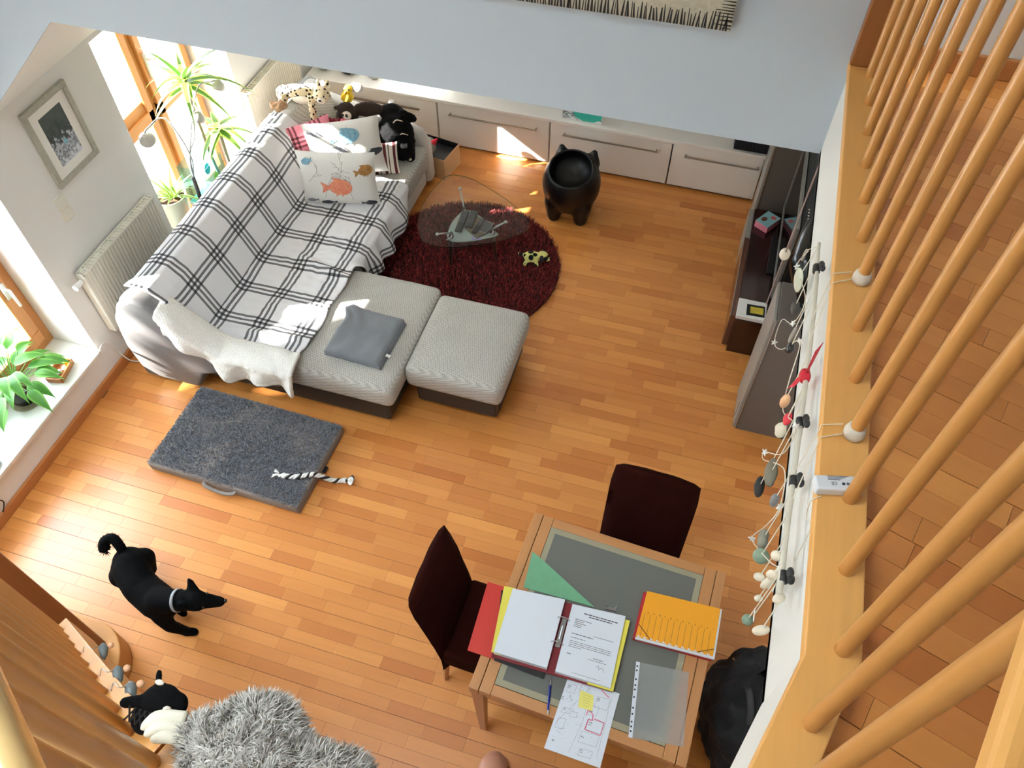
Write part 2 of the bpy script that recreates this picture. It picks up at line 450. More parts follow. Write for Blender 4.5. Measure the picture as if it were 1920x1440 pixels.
# ------------------------------------------------------------------ windows
w2 = struct(thing('window_2', None, None, (XO, 1.69, .3)), 'timber window in a deep reveal with a marble sill')
MB().box(XO, XW+.03, .95, 2.42, .27, .30).build('sill', m_sill, w2, bevel=.006)
b = MB(); xf0, xf1 = -4.0, -3.93
b.box(xf0, xf1, .95, 2.42, .30, .37).box(xf0, xf1, .95, 2.42, 1.85, 1.92).box(xf0, xf1, .95, 1.01, .37, 1.85).box(xf0, xf1, 2.36, 2.42, .37, 1.85)
b.build('window_frame', m_frame, w2, bevel=.005)
b = MB(); b.box(-3.97, -3.90, 1.03, 2.35, .38, .47).box(-3.97, -3.90, 1.03, 2.35, 1.76, 1.84).box(-3.97, -3.90, 1.03, 1.11, .47, 1.76).box(-3.97, -3.90, 2.27, 2.35, .47, 1.76)
sash = b.build('sash', m_frame, w2, bevel=.006)
MB().box(-3.95, -3.94, 1.11, 2.27, .47, 1.76).build('pane', m_pane, sash)
b = MB().box(-3.90, -3.885, 2.295, 2.325, .80, .92).tube([(-3.88, 2.31, .88), (-3.85, 2.31, .88), (-3.845, 2.31, .75)], .009, 8)
b.build('window_handle', m_white, w2, smooth=True)
w1 = struct(thing('window_1', None, None, (XO, 4.04, 0)), 'timber balcony door with side light and middle rail')
b = MB(); xa, xb = -4.02, -3.95
b.box(xa, xb, 3.45, 4.63, 1.80, 1.87).box(xa, xb, 3.45, 4.63, 0, .07).box(xa, xb, 3.45, 3.50, .07, 1.80).box(xa, xb, 4.06, 4.12, .07, 1.80).box(xa, xb, 4.60, 4.63, .07, 1.80)
b.build('door_frame', m_frame, w1, bevel=.005)
b = MB()
b.box(-4.0, -3.94, 3.50, 4.06, .96, 1.08)
b.build('transom', m_frame, w1, bevel=.006)
for y0, y1 in ((3.50, 4.06), (4.12, 4.60)):
    s_ = MB()
    s_.box(-3.99, -3.92, y0, y1, .07, .17).box(-3.99, -3.92, y0, y1, .90, 1.0).box(-3.99, -3.92, y0, y1, 1.76, 1.80).box(-3.99, -3.92, y0, y0+.06, .17, 1.76).box(-3.99, -3.92, y1-.06, y1, .17, 1.76)
    sh = s_.build('sash', m_frame, w1, bevel=.006)
    MB().box(-3.96, -3.95, y0+.06, y1-.06, .17, .90).build('pane', m_pane, sh)
    MB().box(-3.96, -3.95, y0+.06, y1-.06, 1.0, 1.76).build('pane', m_pane, sh)
MB().box(-3.92, -3.905, 4.15, 4.18, 1.18, 1.36).tube([(-3.9, 4.165, 1.32), (-3.86, 4.165, 1.32), (-3.855, 4.28, 1.32)], .010, 8).build('door_handle', m_white, w1, smooth=True)
w3 = struct(thing('added_window', None, None, (XO, 5.46, 1.0)), 'small unseen timber window added above the far radiator')  # unseen window, added to let sky light into the far corner
b = MB().box(xa, xb, 5.10, 5.82, 1.0, 1.06).box(xa, xb, 5.10, 5.82, 1.80, 1.86).box(xa, xb, 5.10, 5.16, 1.06, 1.80).box(xa, xb, 5.76, 5.82, 1.06, 1.80); b.build('window_frame', m_frame, w3, bevel=.005)
MB().box(-3.99, -3.98, 5.16, 5.76, 1.06, 1.80).build('pane', m_pane, w3); MB().box(XO, XW+.02, 5.10, 5.82, .985, 1.0).build('sill', m_sill, w3)
# tiled threshold in front of the balcony door
th = struct(MB().box(XO, XW, 3.45, 4.63, -.10, -.004).build('floor_threshold', m_sill, origin=(0, 0, 0)), 'pale tiled threshold at the balcony door')
for i in range(3):
    for j in range(1):
        MB().box(XO+.002, XW-.002, 3.455+i*.392, 3.455+i*.392+.388, -.004, .004).build('tile', m_sill, th, bevel=.002)
# unseen columnar tree added in the garden to block sun at the windows
t = NT('added_tree_leaf'); v = t.obj(); t.base(t.mix(t.noise(v, 14, 3), lin((40, 70, 28)), lin((110, 140, 60)))); t.b.inputs['Roughness'].default_value = .7
b = MB(); r2 = random.Random(3)
def leafcloud(b, n, c, rx, ry, z0, z1, s, r2):
    for _ in range(n):
        a = r2.uniform(0, 2*PI); r = math.sqrt(r2.random()); z = r2.uniform(z0, z1)
        p = Vector((c[0]+r*rx*math.cos(a), c[1]+r*ry*math.sin(a), z))
        q = Euler((r2.uniform(0, 6), r2.uniform(0, 6), r2.uniform(0, 6))).to_matrix()
        a_, d = q @ Vector((s, 0, 0)), q @ Vector((0, s*.55, 0)); b.quad(p-a_, p-d, p+a_, p+d)
tree = thing('added_tree', 'tall dense columnar tree in the garden outside', 'tree', (-12, -3.75, -.3))
leafcloud(b, 22000, (-12, -3.85), .9, 1.85, .6, 11.5, .17, r2)
o = b.build('crown', t.m, tree); o['kind'] = 'stuff'
MB().tube([(-12, -3.85, -.3), (-12, -3.85, 6)], [.22, .08], 10).build('trunk', M('bark', (90, 74, 58), .9, var=.3), tree, smooth=True)
m_pave = M('pale_paving', (205, 200, 190), .8, var=.1, vs=2)
struct(MB().box(-14, XO, -8, 14, -.5, -.3).build('ground_outside', m_pave, origin=(0, 0, 0)), 'pale paved ground outside')
# ------------------------------------------------------------------ sofa materials
def tweed(name, ca, cb):
    t = NT(name); v = t.obj((1, 1, 1)); w = t.n('ShaderNodeTexChecker'); w.inputs['Scale'].default_value = 130
    w.inputs[1].default_value = (*lin(ca), 1); w.inputs[2].default_value = (*lin(cb), 1)
    mp = t.obj((1, 1, 1), (.3, .2, .785)); t.l(mp, w.inputs[0])
    n = t.noise(v, 90, 3); n2 = t.noise(v, 5, 3)
    c = t.mix(t.math('MULTIPLY', n, .8), w.outputs[0], lin(cb)); t.base(t.mix(t.math('MULTIPLY', n2, .25), c, lin(ca)))
    t.b.inputs['Roughness'].default_value = .9; t.bump(n, .5, .004); return t.m
m_tweed = tweed('grey_tweed', (112, 110, 104), (206, 203, 195))
m_shell = M('grey_leatherette', (100, 98, 97), .5, var=.05, bump=.1, bs=120)
m_shell_d = M('charcoal_leatherette', (36, 34, 33), .45, var=.05)
m_shell_l = M('pale_leatherette', (196, 194, 188), .5, var=.04)
def plaid(name, pale, mid, dark, P=.28, w=.017, off=(0, 0)):
    t = NT(name); tc = t.n('ShaderNodeTexCoord'); sp = t.n('ShaderNodeSeparateXYZ'); t.l(tc.outputs['UV'], sp.inputs[0])
    def band(s, o):
        f = t.math('FLOORED_MODULO', t.math('ADD', s, o+100*P), P)
        tot = None
        for k in range(3):
            d = t.math('ABSOLUTE', t.math('SUBTRACT', f, .05+k*2.05*w))
            q = t.math('LESS_THAN', d, w*.5); tot = q if tot is None else t.math('ADD', tot, q)
        return tot
    a, b_ = band(sp.outputs[0], off[0]), band(sp.outputs[1], off[1])
    th = t.noise(t.obj((1, 1, 1)), 260, 2)
    c = t.mix(t.math('MULTIPLY', t.math('MAXIMUM', a, b_), t.math('MULTIPLY_ADD', th, .3, .78)), lin(pale), lin(mid))
    c = t.mix(t.math('MULTIPLY', t.math('MULTIPLY', a, b_), .92), c, lin(dark))
    t.base(c); t.b.inputs['Roughness'].default_value = .95; t.bump(th, .25, .002); return t.m
m_plaid = plaid('checked_blanket', (228, 228, 230), (84, 84, 88), (12, 12, 14))
m_pinkplaid = plaid('pink_checked', (214, 130, 146), (120, 56, 66), (40, 20, 26), .2, .016)
m_fleece = M('cream_fleece', (236, 233, 226), .98, var=.05, vs=40, bump=.8, bs=130, bd=.01)
m_greyfleece = M('grey_velour', (112, 116, 122), .75, var=.18, vs=9, bump=.25, bs=220, bd=.002, sheen=.25)

# ------------------------------------------------------------------ corner sofa
sofa = thing('corner_sofa', 'grey tweed corner sofa with chaise along the window wall', 'sofa', (-2.8, 3.75, 0))
def soft_box(x0, x1, y0, y1, z0, z1, bev, bul=.012):
    b = MB()
    bm = bmesh.new(); bmesh.ops.create_cube(bm, size=1)
    for v in bm.verts: v.co = Vector(((x0+x1)/2+v.co.x*(x1-x0), (y0+y1)/2+v.co.y*(y1-y0), (z0+z1)/2+v.co.z*(z1-z0)))
    bmesh.ops.bevel(bm, geom=list(bm.edges), offset=bev, segments=4, profile=.6, affect='EDGES')
    bmesh.ops.subdivide_edges(bm, edges=[e for e in bm.edges if e.calc_length() > .12], cuts=7, use_grid_fill=True)
    for v in bm.verts:
        a = (2*(v.co.x-x0)/(x1-x0)-1); c = (2*(v.co.y-y0)/(y1-y0)-1)
        k = max(0, (1-a*a)*(1-c*c))
        if v.co.z > (z0+z1)/2: v.co.z += bul*k + .004*noise.noise(v.co*6)
    b.v = [v.co.copy() for v in bm.verts]; bm.verts.index_update()
    b.f = [tuple(v.index for v in f.verts) for f in bm.faces]; bm.free(); return b
MB().box(-3.25, -2.29, 2.62, 4.98, .06, .26).build('base', m_shell_d, sofa, bevel=.02)
MB().box(-2.95, -1.61, 2.585, 3.44, .055, .28).build('chaise_base', m_shell_d, sofa, bevel=.02)
soft_box(-2.9, -2.19, 3.50, 4.93, .24, .43, .05).build('seat_cushion', m_tweed, sofa, smooth=True)
soft_box(-2.9, -1.555, 2.545, 3.495, .25, .43, .06).build('chaise_cushion', m_tweed, sofa, smooth=True)
# light front panel of the seat
MB().box(-2.30, -2.24, 3.5, 4.93, .05, .30).build('front_panel', m_shell_l, sofa, bevel=.015)
# backrest: outer shell and front upholstery
shell = [(-3.36, .05), (-3.385, .40), (-3.36, .62), (-3.30, .76), (-3.20, .83), (-3.13, .80), (-3.13, .05)]
b = MB().prism(shell, 2.52, 5.03, 'y'); b.build('back_shell', m_shell, sofa, bevel=.02, smooth='auto')
pad = [(-3.21, .20), (-3.21, .80), (-3.15, .855), (-3.07, .85), (-3.01, .78), (-2.93, .60), (-2.87, .45), (-2.86, .20)]
MB().prism(pad, 2.58, 4.96, 'y').build('backrest', m_tweed, sofa, bevel=.03, seg=3, smooth='auto')
# near end: rounded wing falling to the chaise
wing = [(-3.36, .05), (-3.40, .35), (-3.37, .60), (-3.29, .76), (-3.17, .835), (-3.07, .82), (-2.98, .73), (-2.86, .60), (-2.70, .52), (-2.50, .475), (-2.32, .455), (-2.25, .41), (-2.24, .33), (-2.30, .29), (-2.70, .29), (-2.86, .22), (-2.95, .05)]
MB().prism(wing, 2.47, 2.60, 'y').build('armrest', m_shell, sofa, bevel=.03, seg=3, smooth='auto')
arm2 = [(-3.30, .05), (-3.32, .6), (-3.24, .70), (-3.05, .70), (-2.7, .62), (-2.42, .57), (-2.27, .51), (-2.21, .40), (-2.20, .05)]
MB().prism(arm2, 4.93, 5.06, 'y').build('armrest', m_shell_l, sofa, bevel=.04, seg=3, smooth='auto')
m_foot = M('chrome_foot', (200, 200, 200), .2, 1, .02)
for x, y in ((-1.70, 2.66), (-1.72, 3.36), (-3.1, 2.66), (-2.4, 4.85), (-3.1, 4.85), (-2.36, 2.66)):
    MB().lathe([(.028, 0), (.03, .05), (.03, .065)], (x, y, 0), 12).build('foot', m_foot, sofa, smooth='auto')
# ottoman
ott = thing('ottoman', 'square grey tweed ottoman pushed against the chaise', 'ottoman', (-1.24, 3.1, 0))
soft_box(-1.555, -.915, 2.745, 3.445, .25, .43, .06, .016).build('seat_cushion', m_tweed, ott, smooth=True)
MB().box(-1.51, -.955, 2.80, 3.41, .055, .28).build('base', m_shell_d, ott, bevel=.02)
for x, y in ((-1.01, 2.90), (-1.46, 2.90), (-1.01, 3.34), (-1.46, 3.34)):
    MB().lathe([(.028, 0), (.03, .05), (.03, .065)], (x, y, 0), 12).build('foot', m_foot, ott, smooth='auto')

# ------------------------------------------------------------------ checked blanket over back and seat
def path_pt(pts, s):
    L = [0]
    for a, c in zip(pts, pts[1:]): L.append(L[-1]+math.hypot(c[0]-a[0], c[1]-a[1]))
    s = max(0, min(L[-1], s))
    for i in range(len(pts)-1):
        if s <= L[i+1]+1e-9:
            t = (s-L[i])/(L[i+1]-L[i]) if L[i+1] > L[i] else 0
            return lerp(pts[i][0], pts[i+1][0], t), lerp(pts[i][1], pts[i+1][1], t)
    return pts[-1]
PATH = [(-3.225, .845), (-3.16, .872), (-3.07, .866), (-3.0, .79), (-2.92, .61), (-2.862, .47), (-2.82, .447), (-2.6, .452), (-2.4, .452), (-2.22, .448), (-2.172, .42), (-2.15, .34), (-2.135, .26), (-2.12, .17)]
PATH2 = PATH[:9] + [(-2.25, .452), (-2.08, .452), (-1.95, .452)]
SL = 1.52
def sm(a, b, x):
    t = max(0, min(1, (x-a)/(b-a))); return t*t*(3-2*t)
def fn(u, v):
    y = lerp(2.545, 4.42, v)
    end = lerp(1.30, SL, sm(3.46, 3.60, y)) + .03*noise.noise(Vector((y*5, 0, 0)))
    if y > 4.1: end -= (y-4.1)*.5
    if y < 2.75: end -= (2.75-y)*.2
    s = u*end
    x1, z1 = path_pt(PATH, s); x2, z2 = path_pt(PATH2, s)
    k = sm(3.47, 3.56, y); x, z = lerp(x2, x1, k), lerp(z2, z1, k)
    if y < 2.66:                          # gathers up over the near wing
        q = sm(2.66, 2.55, y); wz = path_pt([(-3.4, .84), (-3.2, .86), (-3.08, .845), (-2.98, .76), (-2.86, .625), (-2.7, .545), (-2.5, .50), (-2.3, .48), (-1.5, .46)], 0)
        zz = .47 + .40*sm(-2.55, -3.15, x); z = max(z, lerp(z, zz, q*.9))
    wr = .012*noise.noise(Vector((x*7, y*9, 1.3))) + .006*noise.noise(Vector((x*19, y*23, 4)))
    fold = .030*math.exp(-((y-3.42+.25*(x+2.5))/.035)**2)*sm(-2.75, -2.45, x)
    fold += .022*math.exp(-((y-2.72-.12*(x+2.6))/.03)**2)*sm(-2.9, -2.6, x)
    flat = .35 + .65*sm(-2.85, -2.5, x)
    hang = sm(.42, .3, z)*sm(-2.3, -2.16, x)
    x += hang*.028*math.sin(y*21+2*math.sin(y*5))
    zo = .012 + (abs(wr)*flat*1.6 + fold)*(1-hang)
    n = Vector((.5 if x < -2.86 else 0, 0, 1)).normalized()
    p = Vector((x, y, z)) + n*zo + Vector((hang*.012, 0, 0))
    return (p, (s + .02*noise.noise(Vector((x*3, y*3, 7))), y-.205))
bl = MB().grid(fn, 110, 150).build('checked_blanket', m_plaid, smooth=True, solid=.006)
tag(bl, 'black and white checked blanket spread over the sofa back and seat', 'blanket')
# cream fleece on the near wing
def fn(u, v):
    x = lerp(-3.02, -2.17, u); ztop = .505 + .30*sm(-2.62, -3.1, x)
    L = .11 + .10; s = v*(.30 + .05*noise.noise(Vector((x*6, 3, 0))) + .03*math.sin(x*14))
    bot = .06*sm(-2.95, -3.02, x)
    if s < .14: y = 2.615-s; z = ztop + .012*math.sin(s/.14*PI)
    else: y = 2.475-.028*math.sin(x*26+1)*min(1, (s-.14)/.1)-.022; z = ztop-.005-(s-.14)
    z += .012*noise.noise(Vector((x*12, y*12, 5))); y += -.012*abs(noise.noise(Vector((x*15, z*15, 9))))
    return Vector((x+.02*math.sin(s*9), y, z))
fl_ = MB().grid(fn, 60, 26).build('fleece_throw', m_fleece, smooth=True, solid=.02)
tag(fl_, 'cream sheepskin fleece hanging over the end of the sofa', 'throw')
# grey folded blanket with care label
gb = thing('folded_blanket', 'grey velour blanket folded on the chaise', 'blanket', (-1.86, 2.9, .445), math.radians(-2))
for k in range(3):
    def fn(u, v, k=k):
        x = lerp(-.195, .195-.006*k, u); y = lerp(-.205, .20, v)
        ed = min(u, 1-u, v, 1-v)
        z = .002+k*.017 + .015*sm(0, .06, ed) + .006*noise.noise(Vector((x*8, y*8, k*3)))
        c = sm(.45, 1, v)*sm(.5, 0, u); z += .030*c*abs(math.sin(x*34+y*16)); x += .03*c*math.sin(y*26); z += .006*noise.noise(Vector((x*14, y*10, 2+k)))
        return Vector((x, y+.05*sm(.5, 0, u)*v*0, z))
    bb = MB().grid(fn, 36, 36); bb.build('fold', m_greyfleece, gb, smooth=True, local=True, solid=.015)
MB().ob((.20, -.10, .02), (.03, .022, .002), (0, .2, 0)).build('care_label', m_white, gb, local=True)
# ------------------------------------------------------------------ low white cabinets along the back wall
m_cab = M('white_lacquer', (240, 236, 228), .35, var=.015)
m_hand = M('satin_handle', (150, 142, 130), .35, .9, .05)
m_gapd = M('shadow_gap', (60, 52, 44), .8)
m_alu = M('aluminium_trim', (196, 196, 190), .35, .7, .03)
m_smoke = M('smoked_glass', (58, 60, 58), .1, var=.1)
tops = thing('sideboard_top', 'long white top slab over the low cabinets', 'worktop', (-1.2, 5.75, .42))
MB().box(-3.56, .42, 5.52, 5.975, .425, .455).build('slab', m_cab, tops, bevel=.004)
MB().box(-2.35, .42, 5.86, 5.975, .4555, .4575).build('rear_strip', m_cab, tops)
cl = {0: 'white low cabinet beside the sofa end, partly hidden by plush toys', 1: 'white low cabinet struck by sunlight, left of the black stool',
      2: 'white low cabinet with the longest handle behind the black stool', 3: 'white low cabinet at the right end next to the dark loudspeaker'}
for k, (x0, x1, h) in enumerate(((-3.54, -2.352, None), (-2.344, -1.353, (-2.235, -1.457)), (-1.346, -.330, (-1.231, -.436)), (-.322, .40, (-.217, .376)))):
    c = thing('low_cabinet', cl[k], 'cabinet', ((x0+x1)/2, 5.76, 0), group='low cabinets under the upper floor')
    MB().box(x0, x1, 5.56, 5.97, .0, .424).build('body', m_cab, c, bevel=.003)
    MB().box(x0+.02, x1-.02, 5.555, 5.565, 0, .018).build('plinth', m_gapd, c)
    d = MB().box(x0+.003, x1-.003, 5.535, 5.556, .02, .42).build('drawer_front', m_cab, c, bevel=.003)
    if h:
        b = MB().tube([(h[0], 5.505, .335), (h[1], 5.505, .335)], .007, 8)
        for hx in (h[0]+.01, h[1]-.01): b.tube([(hx, 5.538, .335), (hx, 5.505, .335)], .006, 8)
        b.build('handle', m_hand, d, smooth='auto')
    else:
        MB().box(-3.2, -2.5, 5.50, 5.515, .33, .342).build('handle', m_hand, d)
# glass fronted wall cabinets just above
hutch = thing('glass_door_cabinet', 'row of glass fronted cabinets standing on the white slab', 'cabinet', (-1.0, 5.85, .46))
MB().box(-2.30, .40, 5.83, 5.97, .458, 1.1).build('body', m_cab, hutch)
for k in range(6):
    x0 = -2.28+k*.447; x1 = x0+.44
    b = MB().box(x0, x1, 5.80, 5.83, .46, .50).box(x0, x1, 5.80, 5.83, 1.06, 1.1).box(x0, x0+.035, 5.80, 5.83, .50, 1.06).box(x1-.035, x1, 5.80, 5.83, .50, 1.06)
    d = b.build('glass_door', m_alu, hutch, bevel=.002)
    MB().box(x0+.035, x1-.035, 5.812, 5.822, .50, 1.06).build('pane', m_smoke, d)
def sea(name, deep, foam, acc, ac=(.5, .35), ar=.12, s=5):
    t = NT(name); tc = t.n('ShaderNodeTexCoord'); sp = t.n('ShaderNodeSeparateXYZ'); t.l(tc.outputs['UV'], sp.inputs[0])
    n = t.noise(tc.outputs['UV'], s, 8, .72); g = t.math('ADD', t.math('MULTIPLY', sp.outputs[1], -.9), t.math('MULTIPLY', n, 1.5))
    c = t.ramp(g, [(.0, lin(deep)), (.32, lin(scl(deep if max(deep) <= 1 else tuple(q/255 for q in deep), .55))), (.47, lin(foam)), (.56, lin((50, 52, 56))), (.7, lin(foam)), (1, lin((230, 234, 238)))])
    dx = t.math('SUBTRACT', sp.outputs[0], ac[0]); dy = t.math('SUBTRACT', sp.outputs[1], ac[1])
    r = t.math('SQRT', t.math('ADD', t.math('MULTIPLY', dx, dx), t.math('MULTIPLY', dy, dy)))
    k = t.math('LESS_THAN', t.math('ADD', r, t.math('MULTIPLY', n, .12)), ar+.06)
    t.base(t.mix(k, c, lin(acc))); t.b.inputs['Roughness'].default_value = .3; return t.m
PCM = Matrix.Translation((-1.09, 5.575, .457)) @ Matrix.Rotation(-.10, 4, 'X')
pc = thing('canvas_print', 'turquoise sea and rocks canvas leaning on the white slab', 'picture', (-1.09, 5.60, .456))
MB().box(-.165, .165, -.012, .012, .001, .28).xf(PCM).build('canvas', m_white, pc)
MB().quad((-.163, -.0125, .003), (.163, -.0125, .003), (.163, -.0125, .278), (-.163, -.0125, .278)).xf(PCM).build('print', sea('turquoise_sea', (40, 36, 34), (220, 226, 224), (60, 176, 158), (.66, .45), .46, 6), pc)
# plastic bags on the slab and dark plush cloth at the other end
m_bag = M('grey_plastic_film', (168, 168, 164), .35, var=.25, vs=18)
for i, (x, y, r) in enumerate(((-3.44, 5.70, .075), (-3.20, 5.70, .085), (-2.97, 5.69, .07))):
    b = MB().ell((x, y, .54), (r*1.2, r, .10), (0, 0, .3), 20, 14)
    for v in b.v:
        k = noise.noise(v*22+Vector((i*5, 0, 0))); v.z = max(.458, v.z+.035*k); v.x += .03*noise.noise(v*17+Vector((7, 0, 0)))
    o = b.build('plastic_bag', (m_bag, M('black_plastic_film', (30, 30, 32), .3))[i == 1], smooth=False)
    tag(o, ('crumpled grey plastic bag on the slab nearest the corner radiator', 'crumpled black plastic bag between two grey ones', 'small crumpled grey plastic bag behind the yellow plush chick')[i], 'bag', 'bags on the white slab')
b = MB()
r2 = random.Random(8)
for k in range(16):
    a = k/15
    x = lerp(.20, .37, a); x = lerp(.16, .40, a); b.tube(spline([(x, 5.72, .60-.02*r2.random()), (x+.01, 5.62, .60+.05*r2.random()), (x-.005, 5.555, .55), (x, 5.535, .475)], 5), [.018]*16, 7)
o = b.build('pleated_cloth', M('black_chiffon', (16, 16, 18), .8, var=.3), smooth=True)
tag(o, 'pleated black cloth bundle on the right end of the white slab', 'cloth')
# ------------------------------------------------------------------ round shag rug
rug = thing('shag_rug', 'round dark red shag rug under the glass table', 'rug', (-1.63, 4.14, 0))
MB().lathe([(.715, 0), (.72, .008), (.715, .012)], (-1.63, 4.14, 0), 64).build('backing', M('rug_backing', (52, 14, 12), .95), rug)
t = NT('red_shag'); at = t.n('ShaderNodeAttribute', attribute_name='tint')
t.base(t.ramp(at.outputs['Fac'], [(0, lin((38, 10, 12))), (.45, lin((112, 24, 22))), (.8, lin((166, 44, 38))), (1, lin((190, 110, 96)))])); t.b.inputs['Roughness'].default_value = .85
b = MB(); tint = []; r2 = random.Random(4)
for _ in range(34000):
    a = r2.uniform(0, 2*PI); r = .722*math.sqrt(r2.random()); x = -1.63+r*math.cos(a); y = 4.14+r*math.sin(a)
    la = r2.uniform(0, 2*PI); le = r2.uniform(.010, .024); h = r2.uniform(.018, .034)
    d = Vector((math.cos(la)*le, math.sin(la)*le, h)); s = Vector((-math.sin(la), math.cos(la), 0))*.0032
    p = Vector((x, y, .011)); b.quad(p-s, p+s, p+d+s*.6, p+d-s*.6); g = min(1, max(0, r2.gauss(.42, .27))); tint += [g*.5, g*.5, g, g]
b.uv = {}
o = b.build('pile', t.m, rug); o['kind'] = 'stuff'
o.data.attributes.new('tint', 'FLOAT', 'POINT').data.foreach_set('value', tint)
# ------------------------------------------------------------------ glass coffee table
ct = thing('coffee_table', 'three cornered glass coffee table with dark wooden legs', 'table', (-1.6, 4.24, 0))
OUT = [(-1.889, 4.661), (-1.757, 4.659), (-1.534, 4.566), (-1.329, 4.447), (-1.200, 4.330), (-1.158, 4.252), (-1.219, 4.145), (-1.378, 4.009), (-1.619, 3.891), (-1.770, 3.864), (-1.880, 3.918), (-1.970, 4.101), (-1.993, 4.294), (-1.976, 4.481), (-1.939, 4.618)]
ring = [tuple(p)[:2] for p in spline([(*p, 0) for p in OUT]+[(*OUT[0], 0)], 4)][:-1]
m_tglass = glass('table_glass', (.97, .985, .98), .05)
m_edge = glass('table_glass_edge', (.45, .68, .6), .25)
top = MB(); n = len(ring)
top._add([(x, y, .41) for x, y in ring]+[(x, y, .42) for x, y in ring], [tuple(range(n-1, -1, -1)), tuple(range(n, 2*n))])
top = top.build('glass_top', m_tglass, ct)
e = MB(); e._add([(x, y, .41) for x, y in ring]+[(x, y, .42) for x, y in ring], [(i, (i+1) % n, n+(i+1) % n, n+i) for i in range(n)]); e.build('glass_edge', m_edge, top)
SH = [(-1.757, 4.115), (-1.768, 4.26), (-1.735, 4.40), (-1.68, 4.43), (-1.56, 4.375), (-1.42, 4.26), (-1.40, 4.225), (-1.508, 4.145), (-1.644, 4.08), (-1.72, 4.075)]
m_frost = M('frosted_glass', (150, 160, 154), .3, var=.03)
sring = [tuple(p)[:2] for p in spline([(*p, 0) for p in SH]+[(*SH[0], 0)], 4)][:-1]
MB().prism(sring, .292, .30).build('lower_shelf', m_frost, ct)
m_leg = wood('dark_walnut', (58, 34, 24), 'z', .7, .4)
ctr = Vector((-1.60, 4.24, 0))
for (sx, sy), (fx, fy), (px_, py_) in (((-1.72, 4.11), (-1.735, 4.09), (-1.78, 4.0)), ((-1.44, 4.24), (-1.42, 4.25), (-1.342, 4.27)), ((-1.72, 4.41), (-1.74, 4.45), (-1.79, 4.53))):
    MB().tube([(fx, fy, .034), (lerp(fx, sx, .5), lerp(fy, sy, .5), .17), (sx, sy, .285), (sx, sy, .335)], [.013, .021, .03, .02], 10, flat=.7).build('leg', m_leg, ct, smooth='auto')
    b = MB().tube([(sx, sy, .33), (lerp(sx, px_, .3), lerp(sy, py_, .3), .36), (px_, py_, .405)], .0065, 8); b.lathe([(.014, .402), (.014, .409)], (px_, py_, 0), 14)
    b.tube(spline([(sx-.03, sy-.02, .28), (sx-.01, sy-.035, .305), (sx+.015, sy-.025, .325), (sx, sy, .33)], 4), .006, 6)
    b.build('support_arm', m_metal, ct, smooth=True)
mg = thing('magazine', 'patterned magazine under the remote controls', 'magazine', (-1.585, 4.27, .30), math.radians(-35))
MB().box(-.12, .12, -.075, .075, .0005, .012).build('pages', M('magazine_cover', (112, 100, 76), .5, var=.5, vs=30), mg, local=True)
m_btn = M('rubber_key', (120, 120, 122), .6)
def remote(label, loc, rz, L, W, mat=m_dark, rows=7):
    r = thing('remote_control', label, 'remote', loc, rz, 'remote controls on the table shelf')
    MB().box(-W/2, W/2, -L/2, L/2, 0, .016).build('case', mat, r, local=True, bevel=.006, seg=3)
    b = MB()
    for i in range(rows):
        for j in range(3):
            b.box(-W*.32+j*W*.24, -W*.32+j*W*.24+W*.14, L*.42-i*L*.09-L*.04, L*.42-i*L*.09, .016, .0185)
    b.build('keys', m_btn, r, local=True)
remote('long black remote control lying leftmost on the table shelf', (-1.69, 4.275, .313), math.radians(4), .24, .055, rows=6)
remote('wide black remote control pressed against the long one', (-1.628, 4.315, .313), math.radians(4), .19, .058, rows=8)
remote('slim black remote control nearest the glass edge', (-1.555, 4.255, .315), math.radians(-6), .17, .042, rows=5)
ph = thing('smartphone', 'silver edged phone beside the slim remote on the shelf', 'phone', (-1.50, 4.265, .313), math.radians(-12))
MB().box(-.036, .036, -.065, .065, 0, .009).build('case', M('silver_case', (150, 150, 150), .3, .6), ph, local=True, bevel=.004); MB().box(-.031, .031, -.058, .058, .009, .0098).build('screen', M('phone_screen', (70, 72, 74), .08), ph, local=True)
tag(MB().ob((-1.535, 4.155, .302), (.07, .05, .003), (0, 0, .2)).build('note_card', M('lilac_card', (150, 136, 178), .6)), 'small lilac card at the front edge of the table shelf', 'card')
# ------------------------------------------------------------------ black moulded stool with ears
st = thing('animal_stool', 'black glossy stool shaped like a cat with ears', 'stool', (-1.02, 4.98, 0))
b = MB().ell((-1.02, 4.98, .30), (.232, .226, .265), (0, 0, 0), 28, 18)
for x, y in ((-1.125, 4.875), (-.905, 4.875), (-1.125, 5.09), (-.905, 5.09)): b.cap2((x, y, .17), (x, y, .035), .085, .058)
b.cap2((-1.125, 5.085, .45), (-1.14, 5.10, .515), .075, .03); b.cap2((-.895, 5.085, .45), (-.88, 5.10, .515), .075, .03)
o = baked(b.build('body', M('black_polypropylene', (8, 7, 7), .38, var=.05, spec=.35), st), .013, 4)
nd = Vector((-.05, -.52, .85)).normalized(); cc = Vector((0, -.055, .475)); ax_ = nd.cross(Vector((1, 0, 0))).normalized(); bx_ = ax_.cross(nd)
for v in o.data.vertices:
    p = v.co; q = p-cc; h_ = q.dot(nd); d = math.hypot(q.dot(ax_)/.165, q.dot(bx_)/.175)
    if h_ > -.10 and d < 1: p -= nd*(h_+.16*(1-d*d)**.5+.0)*min(1, (1-d)*6)
